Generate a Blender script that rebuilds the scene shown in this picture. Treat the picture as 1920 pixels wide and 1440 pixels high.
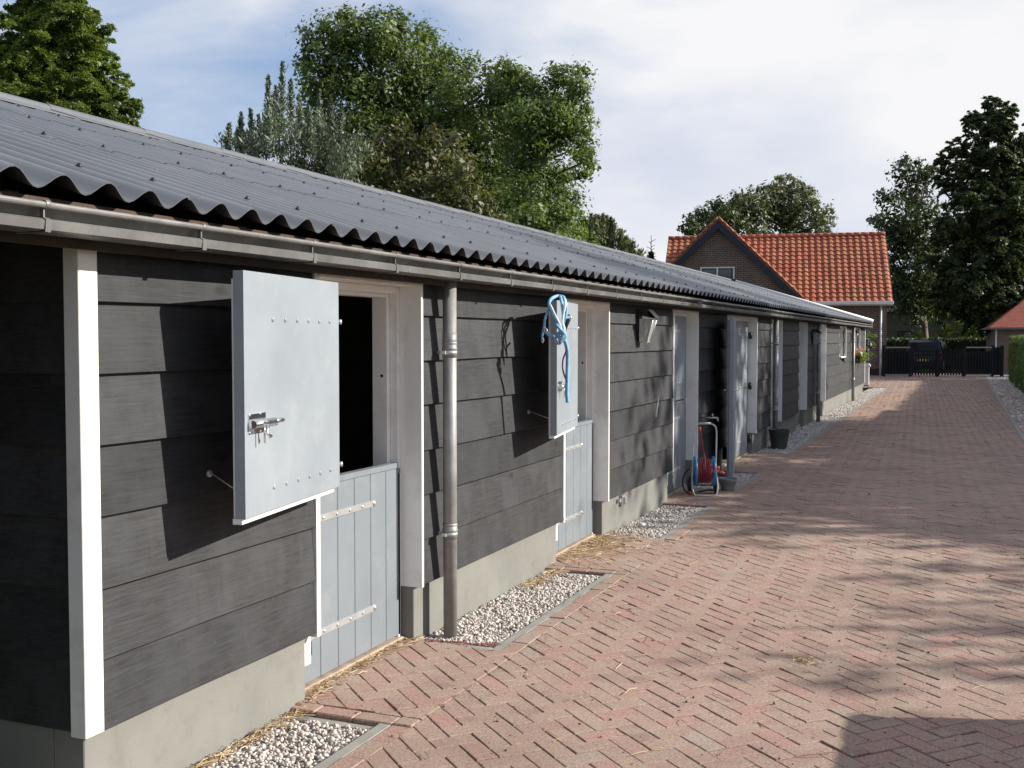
import bpy, math, random
import numpy as np
from mathutils import Vector, Matrix, noise
random.seed(7); rng = np.random.default_rng(11)
R = math.radians
for o in list(bpy.data.objects): bpy.data.objects.remove(o)
S = bpy.context.scene
COL = S.collection
# ------------------------------------------------------------------ camera, sky, sun
CAMH = 1.70; YAW = R(22.34); PITCH = R(2.40); FPX = 2050.0
cam = bpy.data.cameras.new('camera'); co = bpy.data.objects.new('camera', cam); COL.objects.link(co)
cam.sensor_width = 36; cam.lens = FPX/1920*36; cam.clip_start = .05; cam.clip_end = 2000
co.location = (0, 0, CAMH); co.rotation_euler = (R(90)-PITCH, 0, YAW)
S.camera = co
S.view_settings.view_transform = 'Standard'; S.view_settings.look = 'None'
S.view_settings.exposure = 0.63; S.view_settings.gamma = 1
SUN = Vector((1, .38, .53)).normalized()
sl = bpy.data.lights.new('sun', 'SUN'); so = bpy.data.objects.new('sun', sl); COL.objects.link(so)
sl.energy = 4.9; sl.angle = R(.5); sl.color = (1, .95, .87)
so.rotation_euler = SUN.to_track_quat('Z', 'Y').to_euler(); so.location = (20, 10, 20)
w = bpy.data.worlds.new('World'); S.world = w; w.use_nodes = True
nt = w.node_tree; nt.nodes.clear(); L = nt.links.new
out = nt.nodes.new('ShaderNodeOutputWorld'); bg = nt.nodes.new('ShaderNodeBackground')
sky = nt.nodes.new('ShaderNodeTexSky'); sky.sky_type = 'NISHITA'; sky.sun_disc = False
sky.sun_elevation = math.asin(SUN.z); sky.sun_rotation = math.atan2(SUN.x, SUN.y)
sky.air_density = 1.0; sky.dust_density = 1.2; sky.ozone_density = 1.5
tc = nt.nodes.new('ShaderNodeTexCoord'); mp = nt.nodes.new('ShaderNodeMapping')
mp.inputs['Scale'].default_value = (1.0, 1.0, 2.3); L(tc.outputs['Generated'], mp.inputs['Vector'])
n1 = nt.nodes.new('ShaderNodeTexNoise'); n1.inputs['Scale'].default_value = 2.6; n1.inputs['Detail'].default_value = 8
n1.inputs['Roughness'].default_value = .52; n1.inputs['Distortion'].default_value = .5
L(mp.outputs['Vector'], n1.inputs['Vector'])
# less cloud towards the west (camera left), thick cloud elsewhere
dp = nt.nodes.new('ShaderNodeVectorMath'); dp.operation = 'DOT_PRODUCT'; dp.inputs[1].default_value = (-.80, .50, .30)
L(tc.outputs['Generated'], dp.inputs[0])
mr = nt.nodes.new('ShaderNodeMapRange'); mr.inputs[1].default_value = .55; mr.inputs[2].default_value = 1.0
mr.inputs[3].default_value = .30; mr.inputs[4].default_value = -.06; L(dp.outputs['Value'], mr.inputs[0])
ad = nt.nodes.new('ShaderNodeMath'); ad.operation = 'ADD'; L(n1.outputs['Fac'], ad.inputs[0]); L(mr.outputs[0], ad.inputs[1])
cr = nt.nodes.new('ShaderNodeValToRGB'); cr.color_ramp.elements[0].position = .40; cr.color_ramp.elements[1].position = .68
cr.color_ramp.elements[0].color = (.04, .04, .04, 1)
# open blue sky behind the camera and overhead, the cloud bank lies ahead
dq = nt.nodes.new('ShaderNodeVectorMath'); dq.operation = 'DOT_PRODUCT'; dq.inputs[1].default_value = (-.22, .93, .28); L(tc.outputs['Generated'], dq.inputs[0])
mq = nt.nodes.new('ShaderNodeMapRange'); mq.inputs[1].default_value = -.1; mq.inputs[2].default_value = .72; mq.inputs[3].default_value = -.34; mq.inputs[4].default_value = .02; L(dq.outputs['Value'], mq.inputs[0])
ad2 = nt.nodes.new('ShaderNodeMath'); ad2.operation = 'ADD'; L(ad.outputs[0], ad2.inputs[0]); L(mq.outputs[0], ad2.inputs[1])
L(ad2.outputs[0], cr.inputs['Fac'])
n2 = nt.nodes.new('ShaderNodeTexNoise'); n2.inputs['Scale'].default_value = 3.4; n2.inputs['Detail'].default_value = 7
L(mp.outputs['Vector'], n2.inputs['Vector'])
cc = nt.nodes.new('ShaderNodeValToRGB'); cc.color_ramp.elements[0].position = .36; cc.color_ramp.elements[1].position = .62
cc.color_ramp.elements[0].color = (4.4, 4.75, 5.6, 1); cc.color_ramp.elements[1].color = (6.3, 6.3, 6.4, 1)
L(n2.outputs['Fac'], cc.inputs['Fac'])
skm = nt.nodes.new('ShaderNodeMix'); skm.data_type = 'RGBA'; skm.blend_type = 'MIX'; skm.inputs[0].default_value = .35
skm.inputs[7].default_value = (1.9, 2.9, 5.4, 1); L(sky.outputs[0], skm.inputs[6])
mx = nt.nodes.new('ShaderNodeMix'); mx.data_type = 'RGBA'
L(cr.outputs['Color'], mx.inputs[0]); L(skm.outputs[2], mx.inputs[6]); L(cc.outputs['Color'], mx.inputs[7])
L(mx.outputs[2], bg.inputs['Color']); bg.inputs['Strength'].default_value = .096
L(bg.outputs[0], out.inputs[0])

# ------------------------------------------------------------------ helpers
F_ = Vector((-math.sin(YAW)*math.cos(PITCH), math.cos(YAW)*math.cos(PITCH), -math.sin(PITCH)))
R_ = Vector((math.cos(YAW), math.sin(YAW), 0)); U_ = R_.cross(F_)
def at(px, py, Z): return Vector((0, 0, CAMH)) + (R_*((px-960)/FPX) + U_*((720-py)/FPX) + F_)*Z
def gnd(px, py, z=0):
    r = R_*((px-960)/FPX) + U_*((720-py)/FPX) + F_
    return Vector((0, 0, CAMH)) + r*((z-CAMH)/r.z)

class MB:
    def __init__(s): s.v = []; s.f = []; s.m = []; s.sm = []
    def add(s, vs, fs, mi=0, smooth=False):
        b = len(s.v); s.v += [tuple(p) for p in vs]
        for f in fs: s.f.append(tuple(b+i for i in f)); s.m.append(mi); s.sm.append(smooth)
        return s
    def box(s, x0, x1, y0, y1, z0, z1, mi=0, bev=0):
        if x0 > x1: x0, x1 = x1, x0
        if y0 > y1: y0, y1 = y1, y0
        if z0 > z1: z0, z1 = z1, z0
        if bev <= 0:
            v = [(x, y, z) for x in (x0, x1) for y in (y0, y1) for z in (z0, z1)]
            return s.add(v, [(0, 1, 3, 2), (4, 6, 7, 5), (0, 4, 5, 1), (2, 3, 7, 6), (0, 2, 6, 4), (1, 5, 7, 3)], mi)
        import itertools
        b = bev; lo = (x0, y0, z0); hi = (x1, y1, z1)
        V = []; idx = {}
        for c in itertools.product((0, 1), repeat=3):
            for ax in range(3):
                p = []
                for k in range(3):
                    e = hi[k] if c[k] else lo[k]
                    if k != ax: e = e - b if c[k] else e + b
                    p.append(e)
                idx[(c, ax)] = len(V); V.append(p)
        Fs = []
        for ax in range(3):
            a1, a2 = [(1, 2), (2, 0), (0, 1)][ax]
            for sd in (0, 1):
                q = []
                for (i, j) in ((0, 0), (1, 0), (1, 1), (0, 1)):
                    c = [0, 0, 0]; c[ax] = sd; c[a1] = i; c[a2] = j; q.append(idx[(tuple(c), ax)])
                Fs.append(tuple(q) if sd else tuple(reversed(q)))
        for ax in range(3):   # edges along ax
            a1, a2 = [(1, 2), (2, 0), (0, 1)][ax]
            for i in (0, 1):
                for j in (0, 1):
                    c0 = [0]*3; c1 = [0]*3; c0[a1] = c1[a1] = i; c0[a2] = c1[a2] = j; c1[ax] = 1
                    q = [idx[(tuple(c0), a1)], idx[(tuple(c1), a1)], idx[(tuple(c1), a2)], idx[(tuple(c0), a2)]]
                    if (i == j): q.reverse()
                    Fs.append(tuple(q))
        for c in itertools.product((0, 1), repeat=3):
            q = [idx[(c, 0)], idx[(c, 1)], idx[(c, 2)]]
            if sum(c) % 2 == 0: q.reverse()
            Fs.append(tuple(q))
        return s.add(V, Fs, mi)
    def hexa(s, p, mi=0):   # 8 points: bottom 4 (ccw) then top 4
        return s.add(p, [(3, 2, 1, 0), (4, 5, 6, 7), (0, 1, 5, 4), (1, 2, 6, 5), (2, 3, 7, 6), (3, 0, 4, 7)], mi)
    def prism(s, poly, axis, a0, a1, mi=0):   # poly in the two other axes, extruded
        def P(u, v, a): return {'x': (a, u, v), 'y': (u, a, v), 'z': (u, v, a)}[axis]
        n = len(poly); V = [P(u, v, a0) for u, v in poly] + [P(u, v, a1) for u, v in poly]
        return s.add(V, [tuple(range(n))[::-1], tuple(range(n, 2*n))] + [(i, (i+1) % n, n+(i+1) % n, n+i) for i in range(n)], mi)
    def tube(s, pts, r, n=10, mi=0, caps=True, close=False):
        pts = [Vector(p) for p in pts]; N = len(pts)
        rr = r if isinstance(r, (list, tuple)) else [r]*N
        V = []; up = Vector((0, 0, 1)); prev = None
        for i, p in enumerate(pts):
            if close: t = pts[(i+1) % N]-pts[i-1]
            else: t = pts[min(i+1, N-1)]-pts[max(i-1, 0)]
            t.normalize()
            if prev is None: a = t.cross(up if abs(t.z) < .9 else Vector((1, 0, 0))).normalized()
            else: a = (prev - t*prev.dot(t)).normalized()
            prev = a; b = t.cross(a)
            for k in range(n):
                q = 2*math.pi*k/n; V.append(p+(a*math.cos(q)+b*math.sin(q))*rr[i])
        Fs = []
        for i in range(N-1 if not close else N):
            j = (i+1) % N
            for k in range(n): Fs.append((i*n+k, i*n+(k+1) % n, j*n+(k+1) % n, j*n+k))
        s.add(V, Fs, mi, True)
        if caps and not close:
            b = len(s.v)-len(V)
            s.f += [tuple(b+k for k in range(n))[::-1], tuple(b+(N-1)*n+k for k in range(n))]; s.m += [mi]*2; s.sm += [False]*2
        return s
    def lathe(s, c, prof, n=24, mi=0, axis='z'):   # prof: (r, h)
        V = []
        for r, h in prof:
            for k in range(n):
                q = 2*math.pi*k/n; a, b = r*math.cos(q), r*math.sin(q)
                p = {'z': (a, b, h), 'x': (h, a, b), 'y': (b, h, a)}[axis]
                V.append((c[0]+p[0], c[1]+p[1], c[2]+p[2]))
        Fs = [(i*n+k, i*n+(k+1) % n, (i+1)*n+(k+1) % n, (i+1)*n+k) for i in range(len(prof)-1) for k in range(n)]
        return s.add(V, Fs, mi, True)
    def rot(s, start, M):
        for i in range(start, len(s.v)): s.v[i] = tuple(M @ Vector(s.v[i]))
    def build(s, name, mats, parent=None, world=True):
        me = bpy.data.meshes.new(name); me.from_pydata(s.v, [], s.f)
        if not isinstance(mats, (list, tuple)): mats = [mats]
        for m in mats: me.materials.append(m)
        me.polygons.foreach_set('material_index', s.m); me.polygons.foreach_set('use_smooth', s.sm); me.update()
        o = bpy.data.objects.new(name, me); COL.objects.link(o)
        if parent is not None:
            o.parent = parent
            if world and parent.data is None: o.location = -parent.location
        return o
def npmesh(name, V, Fq, mat, parent=None, smooth=False, nv=4):
    me = bpy.data.meshes.new(name); V = np.asarray(V, np.float32); Fq = np.asarray(Fq, np.int32)
    me.vertices.add(len(V)); me.vertices.foreach_set('co', V.ravel())
    me.loops.add(Fq.size); me.loops.foreach_set('vertex_index', Fq.ravel())
    me.polygons.add(len(Fq)); me.polygons.foreach_set('loop_start', np.arange(0, Fq.size, Fq.shape[1], dtype=np.int32))
    me.polygons.foreach_set('loop_total', np.full(len(Fq), Fq.shape[1], np.int32))
    me.update(calc_edges=True); me.materials.append(mat)
    if smooth: me.polygons.foreach_set('use_smooth', np.ones(len(Fq), bool))
    o = bpy.data.objects.new(name, me); COL.objects.link(o)
    if parent is not None:
        o.parent = parent
        if parent.data is None: o.location = -parent.location
    return o
def tag(o, label=None, cat=None, group=None, kind=None):
    if label: o['label'] = label
    if cat: o['category'] = cat
    if group: o['group'] = group
    if kind: o['kind'] = kind
    return o
def thing(name, label, cat, loc=(0, 0, 0), rz=0, group=None):
    o = bpy.data.objects.new(name, None); COL.objects.link(o); o.location = loc; o.rotation_euler = (0, 0, rz)
    o.empty_display_size = .2
    return tag(o, label, cat, group)
def smooth(pts, k=6, close=False):
    P = [Vector(p) for p in pts]; n = len(P); o = []
    for i in range(n if close else n-1):
        if close: a, b, c, d = P[i-1], P[i], P[(i+1) % n], P[(i+2) % n]
        else: a, b, c, d = P[max(i-1, 0)], P[i], P[i+1], P[min(i+2, n-1)]
        for j in range(k):
            t = j/k; o.append(.5*((2*b)+(c-a)*t+(2*a-5*b+4*c-d)*t*t+(3*b-a-3*c+d)*t**3))
    if not close: o.append(P[-1])
    return o

# ------------------------------------------------------------------ materials
def newmat(name):
    m = bpy.data.materials.new(name); m.use_nodes = True; nt = m.node_tree; nt.nodes.clear()
    o = nt.nodes.new('ShaderNodeOutputMaterial'); b = nt.nodes.new('ShaderNodeBsdfPrincipled'); nt.links.new(b.outputs[0], o.inputs[0])
    return m, nt, b
def N(nt, t, **kw):
    n = nt.nodes.new(t)
    for k, v in kw.items():
        if k in n.inputs: n.inputs[k].default_value = v
        else: setattr(n, k, v)
    return n
def ramp(nt, src, stops):
    r = N(nt, 'ShaderNodeValToRGB'); e = r.color_ramp.elements
    while len(e) < len(stops): e.new(.5)
    for i, (p, c) in enumerate(stops):
        e[i].position = p; e[i].color = (c, c, c, 1) if isinstance(c, (int, float)) else (*c, 1)
    nt.links.new(src, r.inputs[0]); return r.outputs[0]
def mixc(nt, f, a, b, mode='MIX'):
    m = N(nt, 'ShaderNodeMix', data_type='RGBA', blend_type=mode)
    for s, v in ((0, f), (6, a), (7, b)):
        if hasattr(v, 'links') or isinstance(v, bpy.types.NodeSocket): nt.links.new(v, m.inputs[s])
        elif isinstance(v, (int, float)): m.inputs[s].default_value = v if s == 0 else (v, v, v, 1)
        else: m.inputs[s].default_value = (*v, 1)
    return m.outputs[2]
def coords(nt, scale=(1, 1, 1)):
    t = N(nt, 'ShaderNodeTexCoord'); m = N(nt, 'ShaderNodeMapping'); m.inputs['Scale'].default_value = scale
    nt.links.new(t.outputs['Object'], m.inputs[0]); return m.outputs[0]
def noi(nt, vec, sc, det=5, rough=.55, dist=0):
    n = N(nt, 'ShaderNodeTexNoise', Scale=sc, Detail=det, Roughness=rough, Distortion=dist)
    nt.links.new(vec, n.inputs['Vector']); return n.outputs['Fac']
def bump(nt, b, h, st, dist=.01):
    u = N(nt, 'ShaderNodeBump', Strength=st, Distance=dist); nt.links.new(h, u.inputs['Height']); nt.links.new(u.outputs[0], b.inputs['Normal'])
def simple(name, c, rough=.6, metal=0, var=.15, sc=6, bumpst=.1, spec=.5, bsc=60, stretch=(1, 1, 1), dirt=None):
    m, nt, b = newmat(name); v = coords(nt, stretch); f = noi(nt, v, sc, 6)
    lo = tuple(x*(1-var) for x in c); hi = tuple(min(1, x*(1+var)) for x in c)
    col = ramp(nt, f, [(.3, lo), (.7, hi)])
    if dirt:
        g = noi(nt, v, dirt[1], 8, .7); k = ramp(nt, g, [(.52, 0), (.68, 1)]); col = mixc(nt, N_mul(nt, k, dirt[2]), col, dirt[0])
    nt.links.new(col, b.inputs['Base Color'])
    b.inputs['Roughness'].default_value = rough; b.inputs['Metallic'].default_value = metal; b.inputs['Specular IOR Level'].default_value = spec
    if bumpst: bump(nt, b, noi(nt, v, bsc, 4), bumpst, .003)
    return m
def N_mul(nt, s, k):
    m = N(nt, 'ShaderNodeMath', operation='MULTIPLY'); nt.links.new(s, m.inputs[0]); m.inputs[1].default_value = k; return m.outputs[0]
def island(nt):
    g = N(nt, 'ShaderNodeNewGeometry'); return g.outputs['Random Per Island']

def wood_mat():
    m, nt, b = newmat('black_stained_wood')
    t = N(nt, 'ShaderNodeTexCoord'); isl = island(nt)
    # shift the grain from board to board
    cx = N(nt, 'ShaderNodeCombineXYZ'); nt.links.new(N_mul(nt, isl, 37.0), cx.inputs[1]); nt.links.new(N_mul(nt, isl, 91.0), cx.inputs[0])
    ad = N(nt, 'ShaderNodeVectorMath', operation='ADD'); nt.links.new(t.outputs['Object'], ad.inputs[0]); nt.links.new(cx.outputs[0], ad.inputs[1])
    def mp(sc):
        q = N(nt, 'ShaderNodeMapping'); q.inputs['Scale'].default_value = sc; nt.links.new(ad.outputs[0], q.inputs[0]); return q.outputs[0]
    fine = noi(nt, mp((6, 2.0, 34)), 3.0, 8, .62, .6)
    wav = N(nt, 'ShaderNodeTexWave', Scale=3.4, Distortion=14.0, Detail=4.0); wav.bands_direction = 'Z'; wav.inputs['Detail Scale'].default_value = .8
    nt.links.new(mp((1, .35, 4)), wav.inputs['Vector'])
    blot = noi(nt, mp((2, 1.6, 1.2)), 2.4, 5, .6)
    streak = noi(nt, mp((4, 9, .8)), 1.6, 4, .6)
    c = ramp(nt, fine, [(.34, (.030, .030, .032)), (.64, (.068, .067, .068))])
    c = mixc(nt, N_mul(nt, wav.outputs['Fac'], .12), c, (.034, .034, .036))
    c = mixc(nt, N_mul(nt, ramp(nt, blot, [(.42, 0), (.62, 1)]), .55), c, (.090, .091, .094))
    c = mixc(nt, N_mul(nt, ramp(nt, streak, [(.55, 0), (.75, 1)]), .35), c, (.10, .094, .088))
    vo = N(nt, 'ShaderNodeTexVoronoi', Scale=1.0); nt.links.new(mp((1, 1.7, 3.4)), vo.inputs['Vector'])
    kn = ramp(nt, vo.outputs['Distance'], [(.035, 1), (.085, 0)])
    c = mixc(nt, N_mul(nt, kn, .8), c, (.018, .017, .017))
    rn = ramp(nt, isl, [(0, (.39, .395, .41)), (1, (.74, .74, .75))]); c = mixc(nt, 1.0, c, rn, 'MULTIPLY')
    sp = noi(nt, mp((1, 1, 1)), 55, 3, .6); c = mixc(nt, N_mul(nt, ramp(nt, sp, [(.70, 0), (.78, 1)]), .5), c, (.2, .19, .18))
    nt.links.new(c, b.inputs['Base Color']); b.inputs['Roughness'].default_value = .62; b.inputs['Specular IOR Level'].default_value = .35
    c = c
    ma = N(nt, 'ShaderNodeMath', operation='ADD'); nt.links.new(fine, ma.inputs[0]); nt.links.new(N_mul(nt, wav.outputs['Fac'], .15), ma.inputs[1])
    bump(nt, b, ma.outputs[0], .22, .003); return m
def brickpave_mat():
    m, nt, b = newmat('paving_brick'); v = coords(nt); isl = island(nt)
    c = ramp(nt, isl, [(0, (.30, .215, .185)), (.12, (.385, .25, .215)), (.4, (.43, .305, .255)), (.62, (.41, .26, .23)), (.8, (.45, .265, .24)), (.95, (.43, .32, .275)), (.985, (.41, .36, .32)), (1, (.44, .40, .35))])
    f = noi(nt, v, 7, 6, .7); c = mixc(nt, mixc(nt, 1.0, ramp(nt, f, [(.40, 0), (.54, .9)]), ramp(nt, isl, [(0, .9), (.72, .95), (.76, .15), (.95, .2), (1, .6)]), 'MULTIPLY'), c, (.43, .345, .285))
    sp = noi(nt, v, 150, 4, .75); c = mixc(nt, N_mul(nt, ramp(nt, sp, [(.48, 0), (.62, 1)]), .5), c, (.56, .46, .38))
    s2 = noi(nt, v, 170, 3, .7); c = mixc(nt, N_mul(nt, ramp(nt, s2, [(.36, 1), (.47, 0)]), .65), c, (.19, .14, .12))
    big = noi(nt, v, .9, 5, .6); c = mixc(nt, N_mul(nt, ramp(nt, big, [(.46, 0), (.66, 1)]), .5), c, (.27, .20, .165))
    gr_ = noi(nt, v, 75, 5, .8); c = mixc(nt, 1.0, c, ramp(nt, gr_, [(.36, .62), (.5, 1), (.64, 1.22)]), 'MULTIPLY'); c = mixc(nt, 1.0, c, (.81, .76, .72), "MULTIPLY")
    nt.links.new(c, b.inputs['Base Color']); b.inputs['Roughness'].default_value = .88; b.inputs['Specular IOR Level'].default_value = .25
    bump(nt, b, sp, .5, .0035); return m
def leaf_mat(name, c0, c1, c2, trans=.35, sc=.9):
    m = bpy.data.materials.new(name); m.use_nodes = True; nt = m.node_tree; nt.nodes.clear()
    o = N(nt, 'ShaderNodeOutputMaterial'); b = N(nt, 'ShaderNodeBsdfPrincipled'); t = N(nt, 'ShaderNodeBsdfTranslucent'); x = N(nt, 'ShaderNodeMixShader')
    isl = island(nt); c = ramp(nt, isl, [(0, c0), (.5, c1), (1, c2)])
    f = noi(nt, coords(nt), sc, 3); c = mixc(nt, 1.0, c, ramp(nt, f, [(.3, .62), (.7, 1.35)]), 'MULTIPLY')
    nt.links.new(c, b.inputs['Base Color']); b.inputs['Roughness'].default_value = .5; b.inputs['Specular IOR Level'].default_value = .4
    c2_ = mixc(nt, 1.0, c, (1.25, 1.35, .5), 'MULTIPLY'); nt.links.new(c2_, t.inputs[0])
    x.inputs[0].default_value = trans; nt.links.new(b.outputs[0], x.inputs[1]); nt.links.new(t.outputs[0], x.inputs[2]); nt.links.new(x.outputs[0], o.inputs[0])
    return m
def brickwall_mat(name, c1, c2, mortar, bw=.25, bh=.085):
    m, nt, b = newmat(name); t = N(nt, 'ShaderNodeTexCoord'); s = N(nt, 'ShaderNodeSeparateXYZ'); nt.links.new(t.outputs['Object'], s.inputs[0])
    a = N(nt, 'ShaderNodeMath', operation='ADD'); nt.links.new(s.outputs[0], a.inputs[0]); nt.links.new(s.outputs[1], a.inputs[1])
    cx = N(nt, 'ShaderNodeCombineXYZ'); nt.links.new(a.outputs[0], cx.inputs[0]); nt.links.new(s.outputs[2], cx.inputs[1])
    k = N(nt, 'ShaderNodeTexBrick'); nt.links.new(cx.outputs[0], k.inputs[0]); k.inputs['Scale'].default_value = 1; k.inputs['Mortar Size'].default_value = .014
    k.inputs['Brick Width'].default_value = bw; k.inputs['Row Height'].default_value = bh; k.inputs['Bias'].default_value = -.2
    k.inputs['Color1'].default_value = (*c1, 1); k.inputs['Color2'].default_value = (*c2, 1); k.inputs['Mortar'].default_value = (*mortar, 1)
    f = noi(nt, cx.outputs[0], 1.2, 6); c = mixc(nt, .5, k.outputs['Color'], ramp(nt, f, [(.3, .7), (.7, 1.25)]), 'MULTIPLY')
    nt.links.new(c, b.inputs['Base Color']); b.inputs['Roughness'].default_value = .85; b.inputs['Specular IOR Level'].default_value = .2
    bump(nt, b, k.outputs['Fac'], -.3, .006); return m
def roof_mat():
    m, nt, b = newmat('fibre_cement_sheet'); v = coords(nt)
    f = noi(nt, v, 2.0, 7, .6); c = ramp(nt, f, [(.3, (.090, .096, .106)), (.7, (.125, .132, .145))])
    g = noi(nt, coords(nt, (.7, 7, 1)), 3.0, 5); c = mixc(nt, N_mul(nt, ramp(nt, g, [(.55, 0), (.8, 1)]), .35), c, (.15, .15, .16))
    s = noi(nt, v, 24, 2, .8); c = mixc(nt, N_mul(nt, ramp(nt, s, [(.74, 0), (.77, 1)]), .6), c, (.35, .36, .36))
    nt.links.new(c, b.inputs['Base Color']); b.inputs['Roughness'].default_value = .42; b.inputs['Specular IOR Level'].default_value = .5
    bump(nt, b, noi(nt, v, 160, 3), .12, .002); return m
def zinc_mat(k_=1.0):
    m, nt, b = newmat('weathered_zinc'); v = coords(nt)
    f = noi(nt, v, 5, 8, .65); c = ramp(nt, f, [(.3, (.115, .113, .108)), (.55, (.175, .172, .165)), (.75, (.24, .235, .23))])
    g = noi(nt, coords(nt, (5, 5, .6)), 4, 6, .7); c = mixc(nt, N_mul(nt, ramp(nt, g, [(.5, 0), (.7, 1)]), .4), c, (.22, .20, .17)); c = mixc(nt, 1.0, c, k_, 'MULTIPLY')
    nt.links.new(c, b.inputs['Base Color']); b.inputs['Metallic'].default_value = .3; b.inputs['Roughness'].default_value = .5
    bump(nt, b, noi(nt, v, 80, 4), .12, .002); return m
def stone_mat():
    m, nt, b = newmat('pebble'); isl = island(nt)
    c = ramp(nt, isl, [(0, (.22, .20, .19)), (.15, (.42, .38, .34)), (.4, (.60, .55, .50)), (.6, (.70, .66, .60)), (.8, (.58, .45, .38)), (1, (.80, .78, .74))])
    f = noi(nt, coords(nt), 90, 4); c = mixc(nt, 1.0, c, ramp(nt, f, [(.3, .62), (.7, 1.05)]), 'MULTIPLY')
    nt.links.new(c, b.inputs['Base Color']); b.inputs['Roughness'].default_value = .7; b.inputs['Specular IOR Level'].default_value = .3; return m
def glass_mat():
    m, nt, b = newmat('window_glass'); b.inputs['Base Color'].default_value = (.02, .03, .04, 1); b.inputs['Roughness'].default_value = .06
    b.inputs['Specular IOR Level'].default_value = .8; return m
def straw_mat():
    m, nt, b = newmat('straw'); nt.links.new(ramp(nt, island(nt), [(0, (.22, .13, .06)), (.5, (.48, .33, .17)), (1, (.72, .58, .36))]), b.inputs['Base Color']); b.inputs['Roughness'].default_value = .6; return m
def tile_mat():
    m, nt, b = newmat('orange_roof_tile'); v = coords(nt)
    t = N(nt, 'ShaderNodeTexCoord'); mp_ = N(nt, 'ShaderNodeMapping'); mp_.inputs['Scale'].default_value = (3.6, 3.2, 3.2); nt.links.new(t.outputs['Object'], mp_.inputs[0])
    wn = N(nt, 'ShaderNodeTexVoronoi', Scale=1.0); nt.links.new(mp_.outputs[0], wn.inputs['Vector'])
    c = ramp(nt, wn.outputs['Color'], [(0, (.24, .060, .028)), (.5, (.36, .095, .042)), (1, (.44, .14, .065))])
    f = noi(nt, v, 1.1, 6, .65); c = mixc(nt, N_mul(nt, ramp(nt, f, [(.45, 0), (.7, 1)]), .6), c, (.30, .17, .07))
    nt.links.new(c, b.inputs['Base Color']); b.inputs['Roughness'].default_value = .55; return m

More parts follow.
